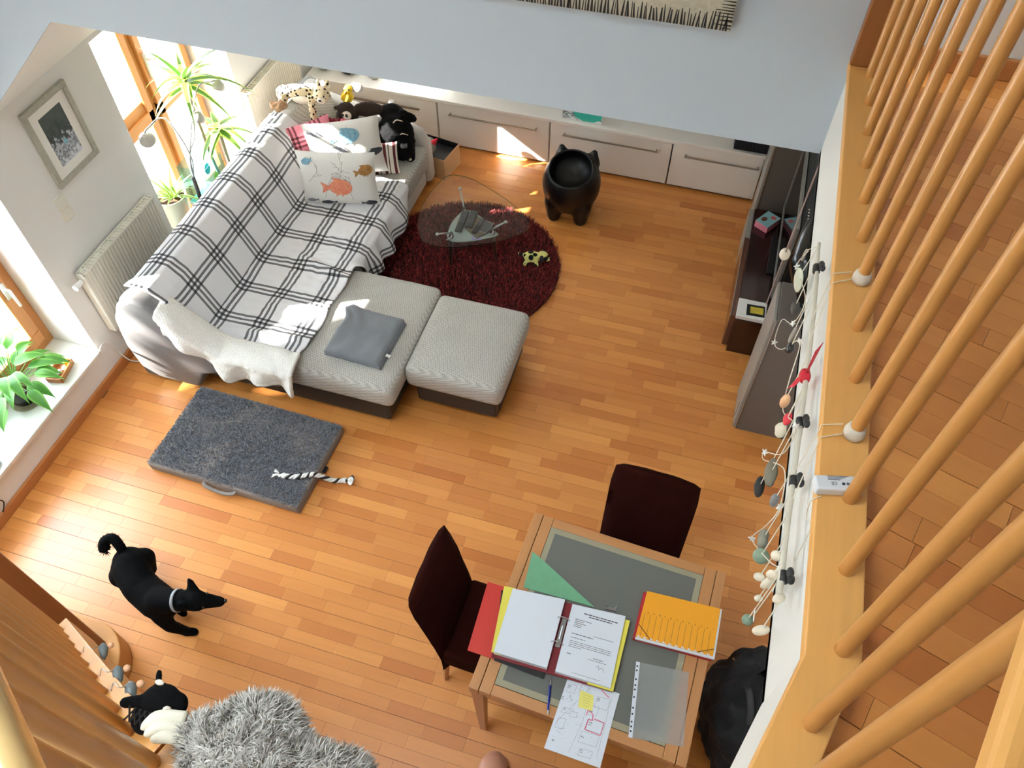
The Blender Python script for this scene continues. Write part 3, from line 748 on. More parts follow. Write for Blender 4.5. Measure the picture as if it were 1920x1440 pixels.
# front shoulder crease
# ------------------------------------------------------------------ plush puppy on the rug
def spots(name, base, dark, s=14, th=.42):
    t = NT(name); vo = t.n('ShaderNodeTexVoronoi'); vo.inputs['Scale'].default_value = s; t.l(t.obj(), vo.inputs['Vector'])
    t.base(t.mix(t.math('LESS_THAN', vo.outputs['Distance'], th), lin(base), lin(dark))); t.b.inputs['Roughness'].default_value = .95
    t.bump(t.noise(t.obj(), 300, 2), .3, .003); return t.m
pp = thing('plush_puppy', 'small yellowish black spotted plush dog lying on the red rug', 'plush toy', (-1.135, 4.30, .03), math.radians(10))
b = MB().ell((-.01, 0, .055), (.072, .045, .042), (0, 0, 0), 16, 10).ell((.07, .0, .07), (.046, .04, .04), (0, 0, 0), 14, 9).ell((.105, -.012, .055), (.026, .022, .02))
for x, y in ((-.075, .03), (-.06, -.045), (.03, -.05), (.03, .05)): b.cap2((x*.6, y*.6, .04), (x, y, .018), .02, .017, 8)
b.cap2((-.07, .01, .06), (-.115, .03, .05), .014, .011, 8)
baked(b.build('body', spots('yellow_spots', (206, 202, 120), (20, 18, 20), 22, .5), pp, local=True), .006, 4)
for s in (-1, 1): MB().ell((.065, s*.042, .075), (.018, .009, .03), (s*.5, 0, 0), 10, 6).build('ear', m_dark, pp, local=True, smooth=True)
MB().ell((.128, -.014, .06), .008).build('nose', m_dark, pp, local=True, smooth=True)
# ------------------------------------------------------------------ television corner under the gallery
m_mahog = wood('dark_mahogany', (40, 11, 8), 'y', .7, .12, .6)
m_taupe = M('taupe_lacquer', (104, 97, 90), .4, var=.05, vs=40)
m_taupe_l = M('taupe_front', (150, 146, 138), .35, var=.03)
stand = thing('television_stand', 'low dark mahogany television stand under the gallery', 'tv stand', (.68, 4.46, 0))
MB().box(.40, .97, 3.86, 5.04, .0, .33).build('body', m_mahog, stand, bevel=.004)
MB().box(.362, .40, 3.895, 4.70, .02, .318).build('glass_flap', M('brown_glass', (96, 62, 50), .1, var=.05), stand, bevel=.003)
MB().box(.360, .364, 3.895, 4.70, .312, .322).build('trim_strip', m_metal, stand)
MB().box(.362, .40, 4.71, 5.04, .02, .318).build('glass_flap', m_taupe_l, stand, bevel=.003)
for name, lab, y0, y1, h, xo in (('loudspeaker', 'tall taupe tower loudspeaker at the near end of the television', 3.21, 3.53, 1.05, 0), ('loudspeaker', 'tall taupe tower loudspeaker in the corner beside the white cabinets', 5.075, 5.40, 1.05, -.13)):
    s = thing(name, lab, 'loudspeaker', (.68+xo, (y0+y1)/2, 0), group='tower loudspeakers')
    MB().box(.545+xo, .86+xo, y0, y1, 0, h).build('cabinet', m_taupe, s, bevel=.006)
    f = MB().box(.525+xo, .544+xo, y0+.004, y1-.004, .01, h-.004).build('front_baffle', m_taupe_l, s, bevel=.004)
    MB().tube([(.5445+xo, y0-.001, .01), (.5445+xo, y0-.001, h)], .003, 6).build('trim_strip', m_metal, s)
    MB().box(.5235+xo, .5255+xo, y0+.05, y0+.056, .06, .22).build('bass_slot', m_dark, f)
tv = thing('television', 'wide black television with silver bezel on the mahogany stand', 'television', (.68, 4.55, .33))
MB().box(.612, .70, 4.07, 5.03, .39, 1.0).build('housing', m_dark, tv, bevel=.03, seg=3)
MB().box(.600, .613, 4.10, 5.0, .42, .97).build('screen', M('glossy_screen', (8, 8, 9), .04, var=.0, coat=.4), tv)
b = MB().box(.594, .618, 4.055, 5.045, .985, 1.012).box(.594, .618, 4.055, 5.045, .385, .42).box(.594, .618, 4.055, 4.10, .42, .985).box(.594, .618, 5.0, 5.045, .42, .985)
b.build('bezel', M('silver_bezel', (128, 126, 122), .35, .5), tv, bevel=.008)
MB().box(.70, .85, 4.2, 4.9, .45, .95).build('rear_cover', m_dark, tv, bevel=.06, seg=3)
MB().box(.55, .80, 4.35, 4.75, .331, .345).box(.66, .72, 4.48, 4.62, .345, .42).build('foot', m_dark, tv, bevel=.004)
b = MB()
for i in range(6): b.ell((.66, 4.12+i*.03, 1.0), .006, (0, 0, 0), 8, 5)
b.build('indicator_dots', m_white, tv)
wb = thing('media_box', 'white media box on the near end of the stand', 'box', (.49, 3.95, .33))
MB().box(.395, .585, 3.865, 4.035, .3305, .362).build('case', m_white, wb, bevel=.004)
MB().box(.40, .58, 3.866, 3.875, .335, .355).build('front_slot', m_alu, wb)
pf = thing('postcard', 'small dark bordered card with a yellow map on the white media box', 'card', (.515, 3.94, .362), .05)
MB().box(-.06, .06, -.05, .05, .0005, .004).build('card', m_dark, pf, local=True); MB().box(-.035, .05, -.03, .03, .004, .005).build('print', M('yellow_map', (196, 176, 60), .6, var=.35, vs=40), pf, local=True)
MB().box(-.115, -.07, -.055, .0, .0005, .003).build('paper_slip', m_white, pf, local=True)
m_pink = M('pink_card', (222, 130, 146), .5, var=.1, vs=50); m_lblue = M('pale_blue_card', (140, 190, 196), .5, var=.12, vs=30)
sb = thing('card_box', 'pink and pale blue card box on the mahogany stand', 'box', (.50, 4.87, .33), math.radians(-32))
MB().box(-.055, .055, -.075, .075, .0005, .055).build('carton', m_pink, sb, local=True, bevel=.001)
lid = MB().box(-.056, .056, -.076, .076, .053, .058).build('lid', m_lblue, sb, local=True)
MB().ell((-.02, -.02, .0585), (.02, .028, .001)).build('printed_picture', M('brown_print', (120, 70, 52), .5, var=.4, vs=60), lid, local=True)
MB().ell((.02, .04, .0585), (.022, .018, .001)).build('printed_picture', M('red_print', (200, 84, 84), .5, var=.4, vs=60), lid, local=True)
# dark polished sculpture behind the loudspeaker
b = MB().tube(spline([(.70, 3.36, 1.052), (.70, 3.38, 1.10), (.66, 3.42, 1.2), (.62, 3.52, 1.3), (.66, 3.66, 1.42), (.72, 3.78, 1.5)], 5), [.05]*5+[.075]*5+[.095]*5+[.08]*5+[.05]*5+[.015], 14)
o = b.build('sculpture', M('polished_black_wood', (14, 13, 13), .2, var=.1), smooth=True); tag(o, 'curved polished black sculpture standing on the near loudspeaker', 'sculpture')
# ------------------------------------------------------------------ radiators
m_rad = M('cream_enamel', (228, 224, 210), .35, var=.02)
def radiator(label, y0, y1, z0, z1, xf=-3.52):
    r = thing('radiator', label, 'radiator', (XW, (y0+y1)/2, z0), group='panel radiators on the window wall')
    n = 26; b = MB()
    pts = []
    for i in range(n):
        ya = lerp(y0+.02, y1-.02, i/n); w = (y1-y0-.04)/n
        pts += [(ya, xf-.012), (ya+w*.18, xf), (ya+w*.62, xf), (ya+w*.80, xf-.012)]
    poly = [(x, y) for y, x in [(y0, xf-.06), (y0, xf-.002), (y0+.018, xf-.002)]+pts+[(y1-.018, xf-.002), (y1, xf-.002), (y1, xf-.06)]]
    b.prism(poly, z0, z1-.012); b.build('panel', m_rad, r)
    g = MB().box(xf-.062, xf, y0, y0+.006, z1-.012, z1).box(xf-.062, xf, y1-.006, y1, z1-.012, z1).box(xf-.006, xf, y0, y1, z1-.012, z1).box(xf-.062, xf-.056, y0, y1, z1-.012, z1)
    k = y0+.02
    while k < y1-.01: g.box(xf-.056, xf-.006, k, k+.007, z1-.008, z1-.003); k += .028
    g.build('top_grille', m_rad, r)
    v = MB().tube([(xf-.03, y0-.01, z1-.05), (xf-.03, y0-.06, z1-.05)], .018, 12).tube([(xf-.03, y0-.06, z1-.05), (xf-.03, y0-.075, z1-.05)], .022, 12)
    v.build('thermostat_valve', m_white, r, smooth='auto')
    MB().tube([(xf-.03, y0+.05, z0), (xf-.03, y0+.05, .0)], .009, 8).build('pipe', m_rad, r, smooth=True)
    for yy in (y0+.12, y1-.12): MB().box(XW+.001, xf-.06, yy-.02, yy+.02, z0+.05, z1-.05).build('bracket', m_rad, r)
radiator('cream panel radiator below the framed sea picture', 2.56, 3.335, .345, .862)
radiator('cream panel radiator in the far corner behind the plush leopard', 4.62, 5.42, .26, .83)
# ------------------------------------------------------------------ framed picture and light switch on the window wall
fp = thing('framed_picture', 'sea surf photograph in a silver grey frame on the window wall', 'picture', (XW, 2.963, 1.335))
m_fr = M('mottled_silver_frame', (168, 166, 152), .5, .2, .25, 60)
y0, y1, z0, z1, w = 2.776, 3.15, 1.335, 1.822, .034
for q in ((y0, y1, z1-w, z1), (y0, y1, z0, z0+w), (y0, y0+w, z0+w, z1-w), (y1-w, y1, z0+w, z1-w)):
    MB().box(XW+.001, XW+.024, *q).build('frame_bar', m_fr, fp, bevel=.003)
MB().box(XW+.001, XW+.012, y0+w, y1-w, z0+w, z1-w).build('mat_board', M('white_mat', (240, 239, 232), .7, var=.01), fp)
x = XW+.0125
MB().quad((x, 2.868, 1.425), (x, 3.058, 1.425), (x, 3.058, 1.735), (x, 2.868, 1.735)).build('photo_print', sea('surf_photo', (70, 82, 78), (206, 212, 220), (120, 186, 198), (.55, .36), .06, 6), fp)
sw = thing('light_switch', 'cream double light switch under the framed picture', 'switch', (XW, 2.742, 1.14))
MB().box(XW+.0005, XW+.008, 2.70, 2.784, 1.14, 1.31).build('plate', m_rad, sw, bevel=.006, seg=3)
MB().box(XW+.008, XW+.013, 2.709, 2.775, 1.228, 1.30).build('rocker', m_rad, sw, bevel=.003); MB().box(XW+.008, XW+.013, 2.709, 2.775, 1.15, 1.222).build('rocker', m_rad, sw, bevel=.003)
# ------------------------------------------------------------------ plants
def leafmat(name, a, b_, s=1):
    t = NT(name); tc = t.n('ShaderNodeTexCoord'); sp = t.n('ShaderNodeSeparateXYZ'); t.l(tc.outputs['UV'], sp.inputs[0])
    e = t.math('ABSOLUTE', t.math('SUBTRACT', sp.outputs[0], .5)); n = t.noise(t.obj((1, 1, 1)), 8, 3)
    c = t.mix(t.math('GREATER_THAN', e, .33), lin(a), lin(b_)); t.base(t.mix(t.math('MULTIPLY', n, .3), c, lin(b_)))
    t.b.inputs['Roughness'].default_value = .45; t.b.inputs['Subsurface Weight'].default_value = 0
    tr = t.n('ShaderNodeBsdfTranslucent'); t.l(c, tr.inputs[0]); mx = t.n('ShaderNodeMixShader'); mx.inputs[0].default_value = .35
    t.l(t.b.outputs[0], mx.inputs[1]); t.l(tr.outputs[0], mx.inputs[2]); t.l(mx.outputs[0], t.out.inputs[0]); return t.m
def leaf(b, base, az, el, L, W, droop, twist=0, n=9, wide=.35):
    p = Vector(base); d = Vector((math.cos(az)*math.cos(el), math.sin(az)*math.cos(el), math.sin(el))); k0 = len(b.v)
    side = Vector((-math.sin(az), math.cos(az), 0))
    for i in range(n+1):
        t = i/n; w = W*math.sin(PI*min(1, (t*.97+.03))**wide)*(.5 if t < .02 else 1)*(1-t**3*.6)
        if i == n: w = W*.03
        s = (side*math.cos(twist*t) + Vector((0, 0, 1))*math.sin(twist*t))*w/2
        up = d.cross(side).normalized()
        for j, q in ((0, -1), (1, 0), (2, 1)):
            b.v.append(p+s*q + up*(.12*w*(abs(q)))); b.uv[len(b.v)-1] = (j/2, t)
        p = p + d*(L/n); d = (d+Vector((0, 0, -droop/n))).normalized()
    for i in range(n):
        for j in (0, 1):
            a = k0+i*3+j; b.f.append((a, a+1, a+4, a+3))
m_drac = leafmat('dracaena_leaf', (64, 110, 44), (196, 210, 110)); m_spider = leafmat('striped_leaf', (74, 122, 40), (206, 220, 130)); m_lily = leafmat('lily_leaf', (70, 128, 50), (104, 160, 66))
m_stem = M('grey_brown_stem', (130, 122, 98), .8, var=.2, vs=40); m_soil = M('bark_soil', (92, 62, 44), .95, var=.5, vs=60, bump=.8, bs=60, bd=.02)
pl = thing('dracaena', 'tall dracaena with arching striped leaves behind the sofa', 'plant', (-3.58, 4.18, 0))
MB().lathe([(.10, 0), (.12, .02), (.135, .22), (.14, .25), (.128, .25), (.12, .22)], (-3.58, 4.18, 0), 24).build('pot', M('white_ceramic', (232, 232, 224), .3, var=.02), pl, smooth='auto')
MB().lathe([(.12, .215), (.10, .222), (.02, .225)], (-3.58, 4.18, 0), 20).build('soil', m_soil, pl)
r2 = random.Random(21)
MB().tube(spline([(-3.60, 4.14, .21), (-3.59, 4.09, .6), (-3.58, 4.07, 1.0), (-3.57, 4.07, 1.28)], 5), .012, 8).build('stem', m_stem, pl, smooth=True)
MB().tube(spline([(-3.55, 4.19, .21), (-3.53, 4.18, .5), (-3.51, 4.17, .84)], 5), .011, 8).build('stem', m_stem, pl, smooth=True)
for c, n, Ls, e0 in (((-3.57, 4.07, 1.28), 19, (.28, .46), .95), ((-3.51, 4.17, .86), 15, (.22, .34), .5)):
    for i in range(n):
        b = MB(); az = i*2.4+r2.uniform(-.3, .3); el = e0-1.0*(1-i/n)+r2.uniform(-.15, .15)
        L = r2.uniform(*Ls)*1.15
        if math.cos(az) < -.5: L *= .75
        leaf(b, (c[0], c[1], c[2]-.05*(1-i/n)), az, el, L, .058, r2.uniform(.7, 1.7), r2.uniform(-.5, .5)); b.build('leaf', m_drac, pl, smooth=True)
pl = thing('spider_plant', 'striped young plant in a cream pot beside the balcony door', 'plant', (-3.77, 3.72, .004))
MB().lathe([(.075, .004), (.085, .02), (.092, .26), (.09, .27)], (-3.77, 3.72, 0), 22).build('stand', M('grey_planter', (142, 146, 142), .6, var=.05), pl, smooth='auto')
MB().lathe([(.088, .27), (.10, .30), (.118, .50), (.12, .515), (.108, .515), (.102, .48)], (-3.77, 3.72, 0), 26).build('pot', M('cream_ceramic', (214, 220, 200), .35, var=.02), pl, smooth='auto')
MB().lathe([(.103, .48), (.08, .49), (.01, .492)], (-3.77, 3.72, 0), 20).build('soil', m_soil, pl)
for i in range(26):
    b = MB(); az = i*2.4; leaf(b, (-3.755+.02*math.cos(az), 3.74+.02*math.sin(az), .49), az, r2.uniform(.25, 1.35), r2.uniform(.18, .34), .03, r2.uniform(.9, 2.0), r2.uniform(-.6, .6)); b.build('leaf', m_spider, pl, smooth=True)
pl = thing('peace_lily', 'broad leaved green plant in a black pot on the window sill', 'plant', (-3.77, 1.93, .30))
MB().lathe([(.09, .301), (.095, .31), (.092, .315), (.0, .316)], (-3.77, 1.93, 0), 24).build('saucer', m_stem, pl)
MB().lathe([(.062, .316), (.070, .33), (.085, .43), (.086, .445), (.078, .445), (.07, .42)], (-3.77, 1.93, 0), 24).build('pot', M('black_glazed_pot', (16, 16, 18), .25), pl, smooth='auto')
MB().lathe([(.075, .42), (.05, .43), (.01, .432)], (-3.77, 1.93, 0), 18).build('soil', m_soil, pl)
for i in range(34):
    az = i*2.4+.3; el = r2.uniform(.25, 1.2); hs = r2.uniform(.10, .30)
    d = Vector((math.cos(az)*math.cos(el), math.sin(az)*math.cos(el), math.sin(el)))
    p0 = Vector((-3.77, 1.93, .43)); p1 = p0+d*hs
    if p1.x < -3.86: p1.x = -3.86
    b = MB(); leaf(b, p1, az if p1.x > -3.85 else az+PI/2, el*.35-.1, r2.uniform(.15, .24), r2.uniform(.065, .10), r2.uniform(.9, 1.9), r2.uniform(-.3, .3), 8, .62)
    lf = b.build('leaf', m_lily, pl, smooth=True); MB().tube([p0, (p0+p1)/2+Vector((0, 0, .02)), p1], .0028, 5).build('leaf_stalk', m_lily, lf)
# ------------------------------------------------------------------ three headed floor lamp
lamp = thing('floor_lamp', 'three headed gooseneck floor lamp behind the sofa', 'lamp', (-3.50, 3.69, 0))
m_cone = M('lamp_shade_back', (206, 204, 196), .4, var=.02); m_rod = M('dark_lamp_metal', (70, 66, 66), .35, .7)
MB().lathe([(.09, 0), (.09, .015), (.02, .022)], (-3.50, 3.69, 0), 24).build('base', m_rod, lamp, smooth='auto')
MB().tube([(-3.50, 3.69, .02), (-3.49, 3.72, .74)], .015, 12).build('pole', m_rod, lamp, smooth=True)
for (hx, hy, hz), mid in (((-3.50, 3.47, 1.22), (-3.49, 3.68, 1.24)), ((-3.45, 3.925, 1.09), (-3.48, 3.87, .98)), ((-3.44, 4.22, 1.16), (-3.46, 4.02, 1.24))):
    a = MB().tube(spline([(-3.49, 3.72, .72), (-3.485, 3.77, .90), mid, (lerp(mid[0], hx, .8), lerp(mid[1], hy, .8), hz+.06), (hx, hy, hz+.045)], 6), .0055, 8).build('gooseneck', m_metal, lamp, smooth=True)
    prof = [(.012, .06), (.02, .045), (.045, .025), (.052, 0), (.050, -.01), (.04, -.005), (.012, .0)]
    tilt = Matrix.Translation((hx, hy, hz)) @ Matrix.Rotation(.5 if hy < 3.8 else -.35, 4, 'X') @ Matrix.Rotation(.25, 4, 'Y')
    MB().lathe(prof, (0, 0, 0), 24).xf(tilt).build('lamp_shade', m_cone, a, smooth='auto')
# ------------------------------------------------------------------ glass aquarium with paper fish
aq = thing('aquarium', 'clear glass tank with bright paper fish behind the sofa', 'tank', (-3.52, 3.97, .42))
m_aq = glass('tank_glass', (.72, .90, .92), .12)
ax0, ax1, ay0, ay1, az0, az1 = -3.66, -3.44, 3.78, 4.02, .44, .75
aq.location = (-3.56, 3.88, .43)
for q in ((ax0, ax1, ay0, ay0+.005, az0, az1), (ax0, ax1, ay1-.005, ay1, az0, az1), (ax0, ax0+.005, ay0, ay1, az0, az1), (ax1-.005, ax1, ay0, ay1, az0, az1), (ax0, ax1, ay0, ay1, az0-.006, az0)):
    MB().box(*q).build('glass_side', m_aq, aq)
for p, r_, c in (((-3.50, 3.90, .68), (.004, .035, .045), (30, 196, 200)), ((-3.47, 3.93, .60), (.004, .03, .03), (200, 214, 60)), ((-3.46, 3.95, .54), (.004, .05, .02), (236, 120, 40))):
    MB().ell(p, r_, (0, 0, 0), 12, 8).build('paper_fish', M('fish_%d' % c[0], c, .6), aq, smooth=True)
tb = thing('side_table', 'low slim metal plant table carrying the glass tank', 'table', (-3.56, 3.88, 0))
MB().box(-3.665, -3.42, 3.775, 4.03, .418, .4335).build('table_top', m_white, tb)
for x in (-3.655, -3.43):
    for y in (3.785, 4.02): MB().tube([(x, y, 0), (x, y, .418)], .007, 8).build('leg', m_metal, tb)
# ------------------------------------------------------------------ things on the window sill
bxs = thing('wooden_tray', 'small wooden tray of bottles and paper on the window sill', 'tray', (-3.70, 2.18, .30), math.radians(12))
for q in ((-.05, .05, -.085, .085, .0005, .008), (-.05, -.044, -.085, .085, .008, .04), (.044, .05, -.085, .085, .008, .04), (-.05, .05, -.085, -.079, .008, .04), (-.05, .05, .079, .085, .008, .04)):
    MB().box(*q).build('board', m_base, bxs, local=True)
for i in range(3):
    o = MB().ell((-3.71+.012*i, 2.135+.035*i, .322), (.018, .02, .013), (.3*i, .2, 0), 10, 6).build('paper_packet', (m_white, M('pale_blue_paper', (190, 205, 220), .6), m_white)[i], smooth=True)
    tag(o, ('white packet in the wooden tray nearest the plant', 'pale blue packet in the middle of the wooden tray', 'white packet next to the yellow bottle in the tray')[i], 'packet', 'packets in the sill tray')
yb = thing('yellow_bottle', 'small yellow bottle in the wooden tray on the sill', 'bottle', (-3.70, 2.245, .309))
MB().lathe([(.016, .309), (.018, .315), (.018, .345), (.008, .352), (.008, .365)], (-3.70, 2.245, 0), 14).build('bottle_body', M('yellow_plastic', (236, 190, 40), .4), yb, smooth='auto')
ob = thing('sunglasses_case', 'small black case at the window sill edge', 'case', (-3.66, 1.47, .30))
b = MB().ell((-3.64, 1.465, .325), (.035, .05, .024), (0, 0, .4), 16, 10); b.build('shell', m_dark, ob, smooth=True)
MB().ell((-3.66, 1.49, .347), (.028, .035, .012), (0, 0, .4), 14, 8).build('lining', m_stem, ob, smooth=True)
def cable(name, pts, r, mat, label):
    return tag(MB().tube(spline(pts, 8), r, 6).build(name, mat, smooth=True), label, 'cable')
cable('white_cable', [(-3.56, 2.38, .31), (-3.575, 2.47, .315), (-3.58, 2.52, .20), (-3.52, 2.56, .03), (-3.36, 2.72, .012), (-3.30, 2.85, .012), (-3.40, 3.0, .012)], .004, m_white, 'thin white cable running from the sill down to the floor')
cable('dark_cable', [(-3.585, 1.2, .22), (-3.57, 1.29, .21), (-3.575, 1.33, .14), (-3.57, 1.285, .09)], .004, m_dark, 'thin dark cable hanging down the wall below the sill')
# ------------------------------------------------------------------ big textured canvas on the upper wall
pw = thing('wall_canvas', 'beige textured canvas edged with black strokes on the upper wall', 'picture', (-.6, 2.6, 2.953))
MB().box(-1.25, -.037, 2.562, 2.598, 2.953, 3.75).build('canvas', M('linen_texture', (178, 170, 150), .8, var=.25, vs=70), pw)
b = MB(); r2 = random.Random(2); x = -1.245
while x < -.045:
    w = r2.uniform(.004, .010); h = r2.uniform(.038, .062); s = r2.uniform(-.006, .006)
    b._add([(x, 2.5613, 2.954), (x+w, 2.5613, 2.954), (x+w*.7+s, 2.5613, 2.954+h), (x+w*.3+s, 2.5613, 2.954+h)], [(0, 1, 2, 3)]); x += w+r2.uniform(.001, .006)
z = 2.96
while z < 3.72:
    h = r2.uniform(.004, .010); L = r2.uniform(.035, .06); b._add([(-.038, 2.5613, z), (-.038, 2.5613, z+h), (-.038-L, 2.5613, z+h*.6), (-.038-L, 2.5613, z+h*.3)], [(0, 3, 2, 1)]); z += h+r2.uniform(.003, .008)
b.build('brush_strokes', m_dark, pw)['kind'] = 'stuff'
# ------------------------------------------------------------------ gallery railing
def atx(u, v, x):
    """point on the vertical plane at x seen in direction (u, v)"""
    d = cam.matrix_world.to_3x3() @ Vector(((u-960)/FPX, -(v-720)/FPX, -1)); t = x/d.x
    return Vector((0, 0, 4.3)) + d*t
def atz(u, v, z):
    d = cam.matrix_world.to_3x3() @ Vector(((u-960)/FPX, -(v-720)/FPX, -1)); t = (z-4.3)/d.z
    return Vector((0, 0, 4.3)) + d*t
D2 = Vector((math.cos(GA), math.sin(GA), 0)); N2 = Vector((-math.sin(GA), math.cos(GA), 0))     # along and across the stair front
E0 = Vector((.354, .596, 0)); CR = E0 - N2*.76
rail = thing('gallery_railing', 'beech railing with round balusters along the gallery', 'railing', (.40, 1.2, 2.872))
inner = [(.452, 2.60), (.452, .612), tuple((CR+D2*.10)[:2])]
MB().prism([(.354, 2.60), (.354, .596), tuple(CR[:2])]+inner[::-1], 2.873, 2.905).build('kerb', m_curb, rail, bevel=.003)
bal = MB().tube([(0, 0, 0), (0, 0, .82)], .0145, 16).build('baluster', m_rail, rail, smooth='auto', local=True)
spots_ = [Vector((.417, 2.515-.1578*k, 2.905)) for k in range(13)]
spots_ += [E0+D2*.055-N2*t+Vector((0, 0, 2.905)) for t in (.105, .262, .42, .58, .74)]
for k, p in enumerate(spots_):
    o = bal if k == 0 else bal.copy()
    if k: COL.objects.link(o)
    o.parent = rail; o.location = p-Vector(rail.location); o.rotation_euler.z = k*1.3
h0, h1 = 3.725, 3.765
MB().prism([(.392, 2.60), (.392, .60), tuple((CR+D2*.03)[:2])]+[tuple((CR+D2*.085)[:2]), (.444, .61), (.444, 2.60)], h0, h1).build('handrail', m_curb, rail, bevel=.012, seg=3)
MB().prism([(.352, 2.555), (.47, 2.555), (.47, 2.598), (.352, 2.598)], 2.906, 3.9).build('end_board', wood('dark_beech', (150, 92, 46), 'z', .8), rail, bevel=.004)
# ------------------------------------------------------------------ staircase with its own railing
B0 = Vector((-1.752, .499, 0))
def sz(a): return min(2.905, 1.646+a*1.092)
def sp(a, off, z=None): 
    p = B0 + D2*a + N2*off; p.z = sz(a) if z is None else z; return p
stair = thing('staircase', 'beech staircase with round balusters descending at lower left', 'stairs', (-2.0, .3, 0))
def slab(pts0, w0, w1, th):
    b = MB(); n = len(pts0); vs = []
    for a in pts0:
        for off, dz in ((w0, 0), (w1, 0), (w1, -th), (w0, -th)): q = sp(a, off); q.z += dz; vs.append(q)
    fs = [(0, 1, 2, 3), tuple(4*(n-1)+i for i in (3, 2, 1, 0))]
    for i in range(n-1):
        for j in range(4): fs.append((4*i+j, 4*(i+1)+j, 4*(i+1)+(j+1) % 4, 4*i+(j+1) % 4))
    return b._add(vs, fs)
slab([-.12, 1.15, 1.16], -.085, .018, .24).build('stringer', m_curb_l, stair, bevel=.003)
slab([1.165, 1.60, 1.90], -.085, .018, .05).build('kerb', m_curb_l, stair, bevel=.003)
bal2 = MB().tube([(0, 0, -.02), (0, 0, .83)], .0145, 16).build('baluster', m_rail, stair, smooth='auto', local=True)
for k in range(15):
    o = bal2 if k == 0 else bal2.copy()
    if k: COL.objects.link(o)
    o.parent = stair; o.location = sp(.13*k, -.022)-Vector(stair.location); o.rotation_euler.z = k*1.7
P1 = atz(0, 1215, 3.74); P2 = atz(105, 1440, 3.74); dr = (P2-P1).normalized(); nr = Vector((-dr.y, dr.x, 0))
A, Bq = P1-dr*.14, P2+dr*.09
ho = MB()
for i, (o0, o1, z0, z1) in enumerate(((-.012, -.066, 3.70, 3.745),)):
    ho._add([A+nr*o0+Vector((0, 0, z-A.z)) for z in (z0, z1)]+[A+nr*o1+Vector((0, 0, z-A.z)) for z in (z1, z0)]+[Bq+nr*o0+Vector((0, 0, z-Bq.z)) for z in (z0, z1)]+[Bq+nr*o1+Vector((0, 0, z-Bq.z)) for z in (z1, z0)],
            [(0, 1, 2, 3), (7, 6, 5, 4), (0, 4, 5, 1), (1, 5, 6, 2), (2, 6, 7, 3), (3, 7, 4, 0)])
ho.build('handrail', wood('sunlit_tone_beech', (232, 196, 132), 'x', .9, .1, 1.0), stair, bevel=.014, seg=4, smooth='auto')  # sun on this rail is put into a paler, glossier beech
for k in range(13):
    a = -.72+k*.145; c = sp(a+.09, -.48); z = 1.646+a*1.092-.20
    MB().ob((c.x, c.y, z), (.24, .78, .04), (0, 0, GA)).build('tread', m_curb_l, stair, bevel=.006)
c = Vector((-2.58, .62, 0)); arc = [(c.x+.24*math.cos(t), c.y+.24*math.sin(t)) for t in [math.radians(90-i*10) for i in range(19)]]
MB().prism(arc+[(-3.2, .38), (-3.2, .86)], .0, .165).build('bottom_step', m_curb_l, stair, bevel=.008)
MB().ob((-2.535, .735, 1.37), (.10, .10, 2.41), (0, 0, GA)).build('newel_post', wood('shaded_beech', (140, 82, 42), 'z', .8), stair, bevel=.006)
# ------------------------------------------------------------------ driftwood and shell mobile under the gallery edge
mob = thing('shell_mobile', 'bamboo mobile hung with shells, stones and a red ribbon', 'mobile', (.335, 1.28, 2.7))
m_bam = M('grey_bamboo', (206, 200, 184), .6, var=.12, vs=25); m_str = M('cream_string', (226, 218, 198), .8); m_clip = M('dark_tie', (42, 40, 40), .6)
pts = []; rs = []
for i in range(0, 41):
    t = i/40; y = lerp(1.80, .745, t); pts.append((.335+.004*math.sin(t*5), y, lerp(2.805, 2.77, t))); rs.append(.0064*(1.18 if i % 7 == 3 else 1)*(1 if i > 4 else .7))
MB().tube(pts, rs, 10).build('pole', m_bam, mob, smooth=True)
PX = .33
def on_pole(y): return Vector((.335, y, lerp(2.77, 2.805, (y-.745)/1.055)))
for y in (1.70, 1.19, 1.03, .80):
    p = on_pole(y); b = MB().tube([p+Vector((0, -.012, 0)), p+Vector((0, .012, 0))], .010, 10); b.ell(p+Vector((.010, .006, .012)), (.008, .014, .008)).ell(p+Vector((.012, -.008, .014)), (.008, .012, .007))
    b.build('cord_clip', m_clip, mob, smooth=True)
def hung(name, u, v, r, mat, rot=(0, 0, 0), nz=.25, seed=0, fl=1):
    p = atx(u, v, PX); b = MB().ell(p, r, rot, 14, 10)
    for q in b.v: q += (q-p)*nz*noise.noise(q*60+Vector((seed, 0, 0)))
    o = b.build(name, mat, mob, smooth=True)
    y = min(1.79, max(.75, p.y)); MB().tube([p+Vector((0, 0, r[2]*.6)), on_pole(y)], .0014, 5).build('hanging_thread', m_str, o); return o
m_sh = M('bone_shell', (228, 218, 196), .5, var=.12, vs=40); m_sg = M('grey_driftwood', (150, 144, 132), .8, var=.25, vs=40); m_st = M('dark_slate', (74, 70, 62), .7, var=.2); m_blk = M('black_mussel', (24, 23, 26), .3)
m_urc = M('green_urchin', (128, 148, 126), .7, var=.2, vs=90, bump=.6, bs=160, bd=.006); m_rd = M('red_ribbon', (196, 24, 46), .6, var=.1); m_org = M('peach_shell', (222, 172, 128), .5, var=.25, vs=50)
hung('shell_disc', 1497, 525, (.006, .034, .040), M('jade_disc', (206, 210, 188), .4), (0, 0, .3), .05)
hung('slate_stone', 1490, 577, (.012, .018, .022), m_st, seed=1)
hung('driftwood_twig', 1486, 628, (.006, .012, .045), m_sg, (.25, 0, 0), .15, 2)
hung('driftwood_twig', 1508, 478, (.005, .007, .03), m_sg, (.2, 0, 0), .1, 12)
hung('mussel_shell', 1482, 653, (.012, .016, .018), m_blk, seed=3)
